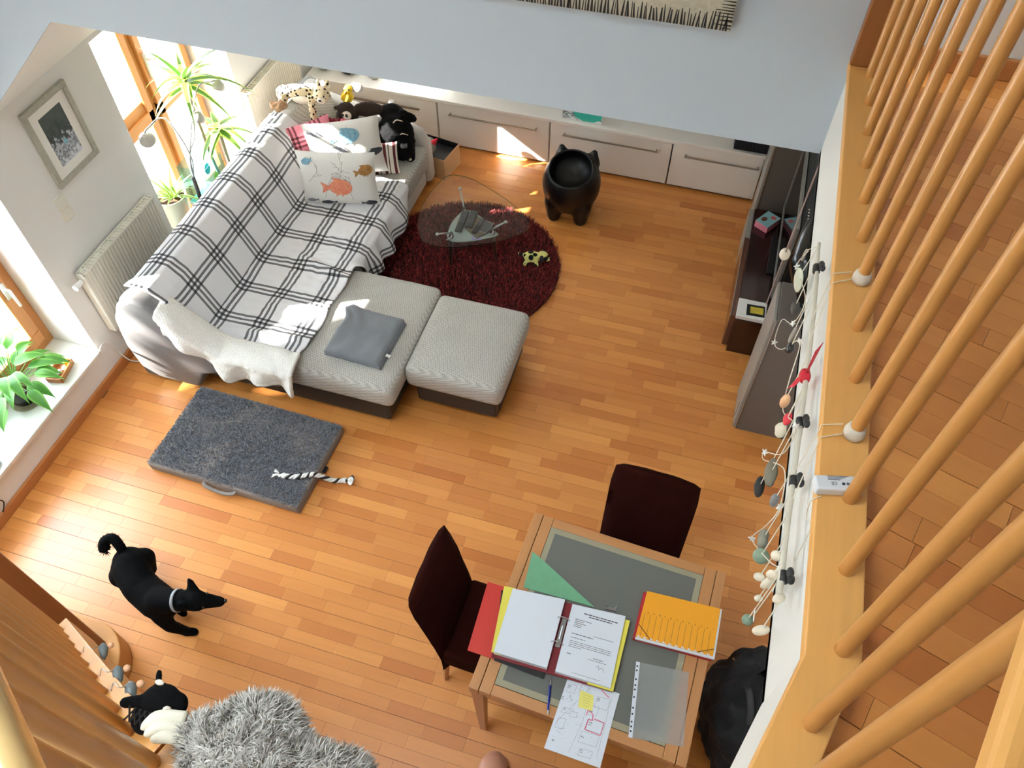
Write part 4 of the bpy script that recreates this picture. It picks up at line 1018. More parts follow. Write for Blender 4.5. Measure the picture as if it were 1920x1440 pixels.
hung('peach_shell', 1472, 752, (.012, .016, .034), m_org, (.3, 0, 0), .1, 4)
hung('white_shell', 1464, 806, (.015, .02, .026), m_sh, seed=5)
hung('flat_stone', 1446, 886, (.016, .042, .017), M('grey_olive_stone', (118, 112, 96), .7, var=.15), (.2, 0, 0), .2, 6)
hung('flat_stone', 1424, 912, (.014, .03, .014), M('black_stone', (36, 34, 32), .6), (.5, 0, 0), .2, 7)
hung('striped_shell', 1452, 938, (.010, .013, .026), M('striped_shell', (130, 130, 132), .4, var=.8, vs=40), (0, 0, 0), .1, 8)
hung('net_shell', 1430, 1012, (.012, .026, .03), M('grey_net', (128, 126, 112), .8, var=.5, vs=120), (0, 0, 0), .3, 9)
hung('sea_urchin', 1427, 1043, (.020, .020, .018), m_urc, nz=.02)
for u, v, r in ((1440, 1092, (.010, .02, .018)), (1456, 1042, (.012, .018, .012)), (1424, 1082, (.010, .012, .014)), (1448, 1078, (.008, .012, .02)), (1422, 1122, (.008, .008, .015)), (1427, 1182, (.010, .017, .020)), (1460, 1122, (.010, .012, .014))):
    hung('white_shell', u, v, r, m_sh, (u*.1, 0, v*.1), .12, u)
hung('sea_urchin', 1402, 1162, (.014, .014, .013), m_urc, nz=.02)
hung('paper_tag', 1414, 1153, (.0015, .018, .005), m_white, nz=0)
# ribbon knotted round the pole
K = on_pole(1.33)
def rib(a, b_, w, tw):
    m_ = MB()
    def fn(u, v):
        p = Vector(a).lerp(Vector(b_), u)+Vector((0, 0, .006*math.sin(u*7+tw))); s = Vector((.45, .85+.1*math.sin(u*4+tw), .35)).normalized()
        return p+s*(v-.5)*w*(.35+.65*min(1, u*3))
    return m_.grid(fn, 14, 4)
rib(K, atx(1535, 652, .345), .030, 0).build('red_ribbon', m_rd, mob, smooth=True, solid=.001)
rib(K, atx(1484, 722, .318), .038, 2).build('red_ribbon', m_rd, mob, smooth=True, solid=.001)
MB().tube([K+Vector((0, -.016, 0)), K, K+Vector((0, .016, 0))], [.011, .0145, .011], 10).build('ribbon_knot', m_rd, mob, smooth=True)
hung('ribbon_bow', 1476, 785, (.004, .016, .016), m_rd, (0, .4, .3), .4, 3)
# string of tiny stars looping along the pole
loop = [(1516, 470), (1494, 500), (1510, 560), (1487, 606), (1466, 600), (1452, 642), (1466, 655), (1500, 640), (1478, 720), (1468, 770), (1492, 800), (1468, 850), (1434, 848), (1432, 862), (1470, 880), (1462, 950), (1437, 985), (1410, 1010), (1440, 1050), (1462, 1070), (1448, 1110)]
P = [atx(u, v, PX-.006+.012*(i % 2)) for i, (u, v) in enumerate(loop)]
MB().tube(spline(P, 8), .0014, 5).build('light_string', m_str, mob, smooth=True)
for i in (1, 3, 5, 7, 10, 12, 15, 17, 19):
    b = MB(); c = P[i]; b.prism([(.011*(1 if k % 2 == 0 else .45)*math.cos(k*PI/5), .011*(1 if k % 2 == 0 else .45)*math.sin(k*PI/5)) for k in range(10)], -.002, .002)
    b.xf(Matrix.Translation(c) @ Euler((i, i*.7, 0)).to_matrix().to_4x4()); b.build('star', m_white, mob)
# suspension strings and tape wraps on two balusters
m_tape = M('gauze_wrap', (222, 212, 196), .85, var=.1, vs=80, bump=.5, bs=120)
for k, yy, ut in ((6, 1.5684, (1570, 522)), (9, 1.095, (1548, 805))):
    c = Vector((.417, yy, 2.906))
    w = thing('tape_wrap', ('white gauze wrapped round a baluster with thin strings, farther one', 'white gauze wrapped round a baluster with thin strings, nearer one')[k == 9], 'wrap', c, group='gauze wraps on the balusters')
    MB().lathe([(.0155, .001), (.0215, .003), (.0225, .014), (.0195, .026), (.0155, .033)], c, 18).build('wrap', m_tape, w, smooth=True)
    for s in (-.012, .014):
        q = on_pole(yy-.10+s*3 if k == 6 else yy-.08+s*3)
        MB().tube([c+Vector((-.024, s, .012)), Vector((.352, yy+s*1.3-.01, 2.9065)), Vector((.3515, yy+s*1.3-.015, 2.895)), q], .0013, 5).build('string', m_str, w)
# white power adapter lying on the kerb
ad = thing('power_adapter', 'white power adapter lying on the kerb against a baluster', 'adapter', (.388, .952, 2.9055), math.radians(14))
MB().box(-.045, .05, -.017, .017, 0, .024).build('case', M('white_abs', (226, 232, 238), .4, var=.01), ad, local=True, bevel=.004, seg=3)
mt = Matrix.Translation((.388, .952, 2.9055)) @ Matrix.Rotation(math.radians(14), 4, 'Z')
m_ink = M('print_ink', (60, 66, 76), .7)
text_mb('CE', .010, mt @ Matrix.Translation((-.003, .001, .0242)) @ Matrix.Rotation(PI, 4, 'Z'), m_ink, 'printed_mark', ad)
b = MB()
for i in range(4): b.box(-.02+.0, .022-.006*i, .0135-.0028*i, .0147-.0028*i, .0241, .0243)
b.box(.006, .012, -.006, .0, .0241, .0243).box(.015, .021, -.006, .0, .0241, .0243)
b.build('printed_lines', m_ink, ad, local=True)
cd_ = MB().tube(spline([atz(1540, 930, 2.908), atz(1520, 940, 2.9), Vector((.348, .90, 2.86)), atx(1520, 990, .36), atx(1490, 1050, .36)], 6), .0013, 5)
tag(cd_.build('thin_wire', m_str, smooth=True), 'thin wire running from the adapter down the white edge', 'wire')
# cord with a shell in front of the television
s0 = Vector((.40, 2.735, 2.538)); s1 = atz(1437, 570, 1.053); q = atx(1450, 477, .44)
cs = thing('hanging_decoration', 'cream cord with a white shell hanging before the television', 'cord', s1)
q = s0.lerp(s1, .62)
MB().tube([s0, s0.lerp(s1, .5)+Vector((0, .02, 0)), s1], .004, 6).build('cord', M('mauve_cord', (150, 128, 122), .8), cs)
MB().ell(s0.lerp(s1, .63)+Vector((0, .018, 0)), (.026, .026, .034), (0, 0, 0), 16, 10).build('shell', m_sh, cs, smooth=True)
# ------------------------------------------------------------------ dining table
m_tw = wood('table_beech', (190, 134, 84), 'y', .84, .4); m_twx = wood('table_beech_cross', (190, 134, 84), 'x', .84, .4)
TC = Vector((.012, 1.374, 0)); TR = math.radians(-3)
dt = thing('dining_table', 'square beech dining table with a grey glass top', 'table', TC, TR)
X1, Y1, Z1 = .482, .455, .75
for s in (-1, 1):
    MB().box(min(s*X1, s*(X1-.044)), max(s*X1, s*(X1-.044)), -Y1, Y1, Z1-.06, Z1).build('outer_rail', m_tw, dt, local=True, bevel=.003)
    a, c = s*(X1-.047), s*(X1-.10); MB().box(min(a, c), max(a, c), -Y1+.002, Y1-.002, Z1-.045, Z1-.001).build('frame_bar', m_tw, dt, local=True, bevel=.003)
    a, c = s*(Y1-.002), s*(Y1-.05); MB().box(-X1+.101, X1-.101, min(a, c), max(a, c), Z1-.045, Z1-.001).build('frame_bar', m_twx, dt, local=True, bevel=.003)
m_gt = M('grey_table_glass', (108, 110, 104), .16, var=.05, vs=3)
gx, gy = X1-.102, Y1-.052
MB().box(-gx, gx, -gy, gy, Z1-.012, Z1-.002).build('glass_top', m_gt, dt, local=True)
m_gb = M('pale_glass_border', (158, 152, 128), .16, var=.05)
b = MB()
for q in ((-gx, gx, gy-.028, gy), (-gx, gx, -gy, -gy+.028), (-gx, -gx+.028, -gy+.028, gy-.028), (gx-.028, gx, -gy+.028, gy-.028)): b.box(*q, Z1-.0022, Z1-.0012)
b.build('glass_border', m_gb, dt, local=True)
for sx in (-1, 1):
    for sy in (-1, 1):
        x, y = sx*(X1-.034), sy*(Y1-.036); k = len(b.v); bb = MB()
        bb._add([(x+i*.016, y+j*.016, 0) for i, j in ((-1, -1), (1, -1), (1, 1), (-1, 1))]+[(x+i*.03, y+j*.03, Z1-.061) for i, j in ((-1, -1), (1, -1), (1, 1), (-1, 1))], [(3, 2, 1, 0), (4, 5, 6, 7), (0, 1, 5, 4), (1, 2, 6, 5), (2, 3, 7, 6), (3, 0, 4, 7)])
        bb.build('leg', m_tw, dt, local=True, bevel=.003)
for s in (-1, 1):
    MB().box(-X1+.07, X1-.07, s*(Y1-.03)-.012, s*(Y1-.03)+.012, Z1-.13, Z1-.061).build('apron', m_twx, dt, local=True)
# ------------------------------------------------------------------ upholstered chairs
m_suede = M('oxblood_suede', (38, 9, 5), .95, var=.15, vs=25, spec=.08); m_cl = wood('chair_leg_beech', (176, 122, 74), 'z')
def chair(label, loc, rz):
    """faces +x: seat in front of a leaning back"""
    c = thing('dining_chair', label, 'chair', loc, rz, 'upholstered chairs at the dining table')
    def fn_back():
        b = MB(); n = 10
        def pt(u, v, s):
            y = (u-.5)*.43*(1+.02*v)*(1-.05*max(0, v-.85)/.15); z = lerp(.26, 1.0-.012*(abs(u-.5)*2)**3, v)
            x = -.20-.11*max(0, (v-.2)/.8)**1.2 + s*(.030*(1-.35*v))*(1-abs(2*u-1)**6)**.5 + .006*noise.noise(Vector((u*4, v*5, s)))
            return (x, y, z)
        for s in (1, -1):
            k0 = len(b.f); b.grid(lambda u, v: pt(u, v, s), 12, 14)
            if s < 0: b.f[k0:] = [tuple(reversed(f)) for f in b.f[k0:]]
        N = 13*15
        for i in range(12): b.f.append((14*13+i, 14*13+i+1, N+14*13+i+1, N+14*13+i))
        for j in range(14):
            b.f.append((j*13, (j+1)*13, N+(j+1)*13, N+j*13)); b.f.append((j*13+12, N+j*13+12, N+(j+1)*13+12, (j+1)*13+12))
        return b
    fn_back().build('backrest', m_suede, c, local=True, smooth=True)
    sb = soft_box(-.20, .22, -.21, .21, .34, .475, .03, .02); sb.build('seat', m_suede, c, local=True, smooth=True)
    for x in (-.19, .19):
        for y in (-.18, .18): MB().tube([(x*1.0-(.03 if x < 0 else 0), y, 0), (x, y, .36)], [.014, .02], 4).build('leg', m_cl, c, local=True)
    return c
chair('dark oxblood chair at the left side of the glass table', (-.50, 1.325, 0), math.radians(-2))
chair('dark oxblood chair at the far side of the glass table', (.09, 1.775, 0), math.radians(-92))
# ------------------------------------------------------------------ papers and folders on the table
ZT = .7505
def sheet(name, P, z, th, mat, label=None, cat=None, parent=None):
    """flat slab from four plan corners (tl, tr, br, bl)"""
    b = MB(); vs = [(x, y, z) for x, y in P]+[(x, y, z+th) for x, y in P]
    b._add(vs, [(0, 1, 2, 3), (7, 6, 5, 4), (0, 4, 5, 1), (1, 5, 6, 2), (2, 6, 7, 3), (3, 7, 4, 0)])
    for i in range(4): b.uv[4+i] = ((0, 1), (1, 1), (1, 0), (0, 0))[i]
    o = b.build(name, mat, parent)
    if label: tag(o, label, cat)
    return o
m_paper = M('white_paper', (222, 228, 236), .7, var=.015); m_red = M('red_card', (200, 52, 40), .5, var=.05); m_yel = M('yellow_paper', (226, 214, 84), .6, var=.04)
m_dred = M('dark_red_board', (120, 20, 28), .45); m_txt = M('black_ink', (52, 54, 60), .8)
sheet('red_folder', [(-.56, 1.43), (-.38, 1.425), (-.36, 1.09), (-.548, 1.095)], ZT, .006, m_red, 'bright red card folder jutting out at the left table edge', 'folder')
sheet('black_folder', [(-.485, 1.405), (-.20, 1.42), (-.19, 1.07), (-.42, 1.085)], ZT+.0065, .008, m_dark, 'black folder under the open binder', 'folder')
bd = thing('ring_binder', 'open red ring binder with white pages on the table', 'binder', (-.165, 1.265, ZT+.015))
zb = ZT+.015
MB().ob((-.30, 1.262, zb+.0015), (.275, .335, .003), (0, 0, .01)).build('cover', m_dred, bd)
MB().ob((-.025, 1.265, zb+.0015), (.275, .335, .003), (0, 0, .01)).build('cover', m_dred, bd)
MB().box(-.176, -.15, 1.098, 1.432, zb+.003, zb+.006).build('spine', m_dred, bd)
sheet('yellow_divider', [(-.475, 1.418), (-.42, 1.424), (-.395, 1.105), (-.44, 1.108)], zb+.022, .001, m_yel, parent=bd)
sheet('page_stack', [(-.432, 1.415), (-.186, 1.433), (-.184, 1.108), (-.428, 1.108)], zb+.003, .03, m_paper, parent=bd)
sheet('yellow_divider', [(.0, 1.43), (.122, 1.428), (.115, 1.10), (.0, 1.10)], zb+.004, .010, m_yel, parent=bd)
rp = sheet('page_stack', [(-.148, 1.423), (.098, 1.437), (.100, 1.106), (-.146, 1.106)], zb+.003, .026, m_paper, parent=bd)
for y in (1.34, 1.225):
    MB().tube(spline([(-.195, y, zb+.034), (-.19, y, zb+.05), (-.168, y, zb+.058), (-.146, y, zb+.048), (-.142, y, zb+.03)], 5), .0022, 6).build('ring', m_metal, bd, smooth=True)
b = MB().box(-.176, -.154, 1.215, 1.35, zb+.006, zb+.02).tube([(-.165, 1.25, zb+.02), (-.165, 1.31, zb+.035)], .006, 6); b.build('lever_arch', m_metal, bd, bevel=.002)
# printed letter: heading, address, date, paragraphs
zt = zb+.0292
b = MB(); r2 = random.Random(6)
def words_line(x0, x1, y, h, gap=.004):
    x = x0
    while x < x1-.004:
        w = min(r2.uniform(.006, .02), x1-x); b._add([(x, y, zt), (x+w, y, zt), (x+w, y+h, zt), (x, y+h, zt)], [(0, 1, 2, 3)]); x += w+gap*.6
words_line(-.085, .07, 1.392, .0045); words_line(-.06, .045, 1.382, .0045)
for i, L in enumerate((.075, .045, .055, .04, .035)): words_line(-.118, -.118+L, 1.358-i*.0085, .0026)
words_line(-.02, .07, 1.302, .002); words_line(-.118, -.02, 1.29, .003)
words_line(-.118, -.05, 1.272, .0025)
for i in range(4): words_line(-.118, .072 if i < 3 else -.06, 1.256-i*.0085, .0022)
words_line(.0, .045, 1.205, .0025); words_line(-.02, .06, 1.196, .002); words_line(-.118, -.095, 1.197, .0028); words_line(-.075, .05, 1.12, .0015)
b.tube(spline([(.02, 1.172, zt), (.03, 1.182, zt), (.035, 1.165, zt), (.045, 1.178, zt), (.058, 1.16, zt)], 4), .0006, 4)
b.build('printed_text', m_txt, bd)['kind'] = 'stuff'
# translucent green folder
gf = sheet('green_sleeve', [(-.40, 1.64), (-.36, 1.622), (-.05, 1.455), (-.39, 1.452)], ZT+.0005, .004, M('mint_plastic', (112, 168, 132), .12, var=.12, vs=20, coat=.5), 'glossy mint green plastic folder behind the binder', 'folder')
# small metal clip
cl_ = thing('metal_clip', 'small shiny metal clip beside the binder', 'clip', (.025, 1.468, ZT))
MB().ob((.025, 1.466, ZT+.004), (.05, .012, .007), (0, 0, .1)).build('bar', m_metal, cl_); MB().ob((.006, 1.475, ZT+.006), (.004, .02, .006), (0, 0, .4)).ob((.046, 1.477, ZT+.006), (.004, .022, .006), (0, 0, -.4)).build('arm', m_metal, cl_)
# orange index folder with numbered tabs
of = thing('index_folder', 'orange index folder with numbered tabs and elastic bands', 'folder', (.335, 1.475, ZT))
sheet('lower_folder', [(.155, 1.585), (.50, 1.59), (.505, 1.36), (.15, 1.355)], ZT, .022, M('red_folder_edge', (170, 28, 36), .5), parent=of)
m_or = M('orange_card', (236, 160, 24), .55, var=.03)
sheet('page_stack', [(.172, 1.583), (.516, 1.60), (.514, 1.362), (.16, 1.352)], ZT+.022, .010, m_paper, parent=of)
cvr = sheet('cover', [(.170, 1.588), (.508, 1.600), (.505, 1.372), (.160, 1.362)], ZT+.032, .003, m_or, parent=of)
zc = ZT+.0353
b = MB()
for i in range(12):
    x = .178+i*.0272; y0 = 1.372+i*.0007; b._add([(x, y0, zc), (x+.0012, y0, zc), (x+.0022, y0+.108, zc), (x+.001, y0+.108, zc)], [(0, 1, 2, 3)])
b.build('tab_lines', m_txt, of)
for i in range(12):
    x = .1805+i*.0272
    text_mb(str(12-i), .011, Matrix.Translation((x+.007, 1.482+i*.0007, zc)) @ Matrix.Rotation(math.radians(2), 4, 'Z'), m_txt, 'tab_number', of)
for i in range(12):
    x = .166+i*.0283; b = MB()._add([(x, 1.3635+i*.0007, zc+.0003), (x+.018, 1.364+i*.0007, zc+.0003), (x+.002, 1.372+i*.0007, zc+.0003)], [(0, 1, 2)]); b.build('cut_tab', m_paper, of)
for pa, pb in (((.163, 1.42), (.225, 1.3655)), ((.505, 1.405), (.435, 1.371))):
    MB().tube([(*pa, zc+.002), (*pb, zc+.002)], .0014, 5).build('elastic_band', m_dark, of)
# clear punched sleeve
cs_ = thing('plastic_sleeve', 'clear punched plastic sleeve on the right of the table', 'sleeve', (.32, 1.115, ZT))
t = NT('clear_film'); tr = t.n('ShaderNodeBsdfTransparent'); mx = t.n('ShaderNodeMixShader'); t.b.inputs['Base Color'].default_value = (*lin((196, 200, 200)), 1); t.b.inputs['Roughness'].default_value = .12
n = t.noise(t.obj((1, 1, 1)), 14, 4); t.bump(n, .7, .01); mx.inputs[0].default_value = .42; t.l(tr.outputs[0], mx.inputs[1]); t.l(t.b.outputs[0], mx.inputs[2]); t.l(mx.outputs[0], t.out.inputs[0])
P4 = [(.186, 1.263), (.419, 1.284), (.446, .972), (.217, .942)]
def fn(u, v):
    a = Vector((*P4[3], 0)).lerp(Vector((*P4[2], 0)), u); c = Vector((*P4[0], 0)).lerp(Vector((*P4[1], 0)), u); p = a.lerp(c, v); p.z = ZT+.002+.002*abs(noise.noise(Vector((u*6, v*6, 3)))); return p
MB().grid(fn, 24, 24).build('film', t.m, cs_, smooth=True)
def strip(u0, u1, z): 
    def q(u, v): 
        a = Vector((*P4[3], 0)).lerp(Vector((*P4[2], 0)), u); c = Vector((*P4[0], 0)).lerp(Vector((*P4[1], 0)), u); p = a.lerp(c, v); p.z = z; return p
    return [q(u0, 0), q(u1, 0), q(u1, 1), q(u0, 1)]
MB().quad(*strip(0, .075, ZT+.0048)).build('punched_edge', m_paper, cs_)
for v in (.08, .14, .20, .30, .38, .52, .62, .68, .76, .88, .94):
    a = strip(.03, .04, ZT+.0052); p = a[0].lerp(a[3], v); MB().lathe([(.0042, 0), (.0042, .0003)], p, 10).build('hole', m_txt, cs_)
# site plan with sticky note
sp_ = thing('site_plan', 'printed site plan with red outline hanging over the table edge', 'paper', (.02, .95, ZT))
PP = [(-.087, 1.109), (.145, 1.107), (.130, .792), (-.111, .800)]
sheet('paper', PP, ZT+.0005, .002, m_paper, parent=sp_)
def pp(u, v): 
    a = Vector((*PP[3], 0)).lerp(Vector((*PP[2], 0)), u); c = Vector((*PP[0], 0)).lerp(Vector((*PP[1], 0)), u); p = a.lerp(c, v); p.z = ZT+.0028; return p
def line(b, pts, w):
    for a, c in zip(pts, pts[1:]):
        a, c = pp(*a), pp(*c); d = (c-a).normalized(); s = Vector((-d.y, d.x, 0))*w/2; b._add([a-s, c-s, c+s, a+s], [(0, 1, 2, 3)])
b = MB(); r2 = random.Random(14)
for bx in ((.05, .80, .2, .93), (.28, .86, .42, .97), (.62, .72, .86, .88), (.55, .60, .70, .74), (.08, .52, .22, .60), (.06, .30, .2, .45), (.58, .40, .86, .56), (.52, .22, .84, .38), (.58, .06, .80, .16), (.24, .50, .36, .58)):
    x0, y0, x1, y1 = bx; line(b, [(x0, y0), (x1, y0+.01), (x1+.01, y1), (x0+.01, y1-.01), (x0, y0)], .0007)
for k in range(12):
    u, v = r2.uniform(.05, .4), r2.uniform(.08, .95); line(b, [(u, v), (u+r2.uniform(.02, .12), v+r2.uniform(-.1, .1))], .0006)
for k in range(90):
    u, v = r2.uniform(.04, .9), r2.uniform(.05, .95); line(b, [(u, v), (u+.008, v+.004)], .0009)
line(b, [(.05, .36), (.45, .95)], .0006); line(b, [(.42, .05), (.5, .5), (.46, .97)], .0006); line(b, [(.9, .1), (.88, .9)], .0006)
b.build('plan_lines', m_txt, sp_)['kind'] = 'stuff'
for s, u, v, sz_ in (('12', .10, .85, .017), ('11', .05, .68, .017), ('10', .68, .80, .016), ('9', .62, .64, .016), ('13', .66, .46, .018), ('7', .60, .28, .018), ('15', .14, .55, .012), ('8', .12, .12, .014), ('17', .64, .09, .016)):
    text_mb(s, sz_, Matrix.Translation(pp(u, v)) @ Matrix.Rotation(math.radians(82), 4, 'Z'), m_txt, 'plot_number', sp_)
b = MB(); line(b, [(.53, .58), (.53, .66), (.64, .62), (.66, .54), (.58, .54), (.57, .40), (.86, .39), (.87, .56), (.68, .57)], .003); line(b, [(.66, .97), (.84, .90)], .003)
b.build('red_outline', M('red_marker', (226, 60, 110), .7), sp_)
sheet('sticky_note', [(-.022, 1.072), (.04, 1.066), (.048, 1.002), (-.014, 1.0)], ZT+.003, .0006, M('yellow_note', (234, 226, 122), .7), parent=sp_)
b = MB(); 
for i in range(5): b._add([(.002+.003*i-.01, 1.058-.011*i, ZT+.0038), (.03, 1.057-.011*i, ZT+.0038), (.03, 1.0578-.011*i, ZT+.0038), (.002+.003*i-.01, 1.0588-.011*i, ZT+.0038)], [(0, 1, 2, 3)])
b.build('handwriting', M('pencil_line', (150, 140, 80), .8), sp_)
pen = thing('ballpoint_pen', 'blue ballpoint pen between binder and table edge', 'pen', (-.145, 1.01, ZT))
pa, pb = Vector((-.158, 1.086, ZT+.006)), Vector((-.132, .935, ZT+.006))
MB().tube([pa.lerp(pb, .22), pa.lerp(pb, .9)], .0055, 10).build('barrel', M('blue_metal', (28, 40, 120), .25, .5), pen, smooth='auto')
MB().tube([pa, pa.lerp(pb, .06), pa.lerp(pb, .22)], [.0012, .003, .0055], 10).tube([pa.lerp(pb, .9), pb], [.0045, .003], 8).build('tip', m_metal, pen, smooth='auto')
MB().tube([pa.lerp(pb, .65)+Vector((.006, 0, .003)), pb+Vector((.004, 0, .003))], .0016, 6).build('clip', m_metal, pen)
# ------------------------------------------------------------------ black backpack beside the table
bp = thing('backpack', 'black fabric backpack standing between table and gallery edge', 'backpack', (.76, 1.36, 0))
b = MB().ell((.78, 1.38, .27), (.17, .27, .26), (0, 0, .1), 24, 16).ell((.72, 1.28, .36), (.13, .2, .14)).ell((.82, 1.5, .32), (.12, .16, .2)).ell((.76, 1.2, .2), (.15, .16, .19)).ell((.64, 1.38, .22), (.08, .2, .18))
m_bp = M('black_nylon', (17, 17, 19), .8, var=.2, vs=30, bump=.25, bs=40, bd=.01)
baked(b.build('bag_body', m_bp, bp), .012, 2, disp=.035, dscale=.07)
MB().box(.615, .70, 1.20, 1.50, .06, .30).build('front_pocket', m_bp, bp, bevel=.03, seg=3, smooth='auto')
m_bs = M('charcoal_webbing', (52, 52, 54), .6)
MB().tube(spline([(.70, 1.40, .46), (.72, 1.36, .54), (.74, 1.28, .53), (.75, 1.22, .47)], 6), .016, 8, flat=.35).build('carry_handle', m_bs, bp, smooth=True)
MB().tube(spline([(.84, 1.56, .44), (.90, 1.46, .52), (.89, 1.34, .53), (.86, 1.2, .42)], 6), .026, 8, flat=.3).build('shoulder_strap', m_bs, bp, smooth=True)
MB().tube(spline([(.66, 1.55, .38), (.70, 1.45, .47), (.74, 1.3, .50), (.72, 1.14, .40)], 6), .004, 6).build('zip', m_metal, bp, smooth=True)
# ------------------------------------------------------------------ person seated below, only a knee reaches into view
pe = thing('person', 'person in red shorts seated at the near table side, knee showing', 'person', (-.25, .3, 0))
m_skin = M('skin', (188, 134, 108), .55, var=.06, vs=20); m_short = M('red_shorts', (170, 40, 34), .8); m_shirt = M('dark_tshirt', (50, 54, 64), .85)
b = MB()
for kx, hx in ((-.315, -.30), (.0, -.14)):
    b.cap2((hx, .22, .52), (kx, .70, .515), .088, .062, 16); b.cap2((kx, .71, .505), (kx, .74, .46), .062, .055, 16); b.cap2((kx, .735, .47), (kx, .68, .10), .056, .036, 14); b.cap2((kx, .67, .06), (kx, .84, .035), .038, .03, 12)
b.ell((-.22, .20, .56), (.17, .13, .12)).ell((-.22, .19, .80), (.155, .105, .24)).ell((-.22, .18, 1.0), (.19, .10, .13)).cap2((-.22, .19, 1.08), (-.22, .21, 1.18), .055, .05)
b.ell((-.22, .235, 1.28), (.076, .095, .115))
b.ell((-.22, .335, 1.275), (.013, .018, .02)); b.ell((-.30, .23, 1.275), (.012, .02, .03)).ell((-.14, .23, 1.275), (.012, .02, .03))
for s, hx in ((-1, -.41), (1, -.03)):
    b.cap2((hx, .17, 1.04), (hx+s*.04, .22, .80), .048, .04); b.cap2((hx+s*.04, .22, .80), (hx+s*.0, .42, .66), .04, .028); b.ell((hx, .46, .63), (.035, .045, .02), (.5, 0, 0))
    for f in range(4): b.cap2((hx-.026+f*.017, .49, .62), (hx-.028+f*.019, .535+.008*(f in (1, 2)), .60), .009, .007, 8)
    b.cap2((hx-s*.03, .45, .63), (hx-s*.05, .49, .615), .011, .008, 8)
baked(b.build('body', m_skin, pe), .012, 3)
b = MB()
for kx, hx in ((-.315, -.30), (.0, -.14)): b.cap2((hx, .22, .52), (lerp(hx, kx, .62), .50, .52), .10, .092, 16)
b.ell((-.22, .19, .57), (.185, .145, .13)); baked(b.build('shorts', m_short, pe), .014, 3)
b = MB().ell((-.22, .185, .80), (.172, .122, .26)).ell((-.22, .175, 1.0), (.205, .115, .14))
for s, hx in ((-1, -.41), (1, -.03)): b.cap2((hx, .17, 1.03), (hx+s*.02, .195, .92), .062, .058)
baked(b.build('tshirt', m_shirt, pe), .014, 3)
b = MB().ell((-.22, .215, 1.315), (.083, .10, .095)); baked(b.build('hair', M('brown_hair', (66, 46, 32), .8), pe), .01, 2, disp=.01, dscale=.02)
for s in (-1, 1): MB().ell((-.22+s*.03, .322, 1.285), (.012, .008, .008)).build('eye', m_dark, pe, smooth=True)
MB().ell((-.22, .325, 1.235), (.024, .008, .006)).build('mouth', M('lips', (160, 84, 76), .6), pe, smooth=True)
ps = thing('dining_chair', 'dark oxblood chair under the seated person', 'chair', (-.22, .16, 0), math.radians(90), 'upholstered chairs at the dining table')
for ch in [o for o in bpy.data.objects if o.name == 'dining_chair'][0].children:
    c = ch.copy(); COL.objects.link(c); c.parent = ps; c.location.z -= .045
# ------------------------------------------------------------------ dog bed and rope toy
m_bedside = M('taupe_cotton', (128, 118, 110), .85, var=.08, vs=30, bump=.3, bs=30, bd=.01)
db = thing('dog_bed', 'grey fleece dog mattress on the parquet', 'dog bed', (-2.42, 2.15, 0), math.radians(-1.2))
def bedf(): 
    b = soft_box(-.525, .525, -.325, .31, .0, .085, .022, .008)
    for v in b.v: v.z += .004*noise.noise(v*9); v.y += .004*noise.noise(v*14+Vector((3, 0, 0))) if abs(v.y) > .29 else 0
    for v in b.v: v.z = max(0, v.z)
    return b
bedf().build('mattress', m_bedside, db, local=True, smooth=True)
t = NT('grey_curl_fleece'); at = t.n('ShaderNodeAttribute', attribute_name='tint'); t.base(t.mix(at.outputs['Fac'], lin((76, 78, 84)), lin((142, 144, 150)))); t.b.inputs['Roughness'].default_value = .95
b = MB(); tint = []; r2 = random.Random(17)
MBv = b.v
for _ in range(30000):
    x, y = r2.uniform(-.52, .52), r2.uniform(-.32, .305); ed = min(.525-abs(x), y+.325, .31-y)
    z = .086+.008*max(0, (1-(x/.525)**2)*(1-(y/.32)**2)) - max(0, .018-ed)*.9
    la = r2.uniform(0, 6.28); d = Vector((math.cos(la)*.007, math.sin(la)*.007, r2.uniform(.004, .011))); s = Vector((-math.sin(la), math.cos(la), 0))*.0034
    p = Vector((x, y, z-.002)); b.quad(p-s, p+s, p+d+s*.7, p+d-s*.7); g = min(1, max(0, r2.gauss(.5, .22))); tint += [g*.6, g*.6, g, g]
b.uv = {}
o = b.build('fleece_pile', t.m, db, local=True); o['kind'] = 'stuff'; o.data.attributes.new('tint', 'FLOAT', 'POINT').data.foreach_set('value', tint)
MB().tube(spline([(-.12, -.322, .06), (-.10, -.345, .055), (0, -.352, .04), (.08, -.345, .05), (.10, -.322, .055)], 5), .012, 8, flat=.4).build('handle', m_bedside, db, local=True, smooth=True)
MB().box(.524, .548, -.02, .025, .02, .024).build('label_tab', m_dark, db, local=True)
rt = thing('rope_toy', 'black and white braided rope toy across the dog bed edge', 'dog toy', (-1.9, 2.05, .09))
core = spline([(-2.10, 1.985, .104), (-2.0, 2.0, .106), (-1.93, 2.035, .106), (-1.885, 2.055, .096), (-1.80, 2.085, .022), (-1.72, 2.112, .016)], 14)
for k in range(3):
    pts = []
    for i, p in enumerate(core):
        t_ = (core[min(i+1, len(core)-1)]-core[max(i-1, 0)]).normalized(); a = t_.cross(Vector((0, 0, 1))).normalized(); c = a.cross(t_); g = i*.62+k*2*PI/3
        pts.append(p+(a*math.cos(g)+c*math.sin(g))*.0085)
    MB().tube(pts, .0085, 7).build('strand', (m_white, m_dark, m_white)[k], rt, smooth=True)
for p, d in ((core[4], -1), (core[-4], 1)): MB().ell(p, (.017, .02, .016), (0, 0, .3)).build('knot', m_white, rt, smooth=True)
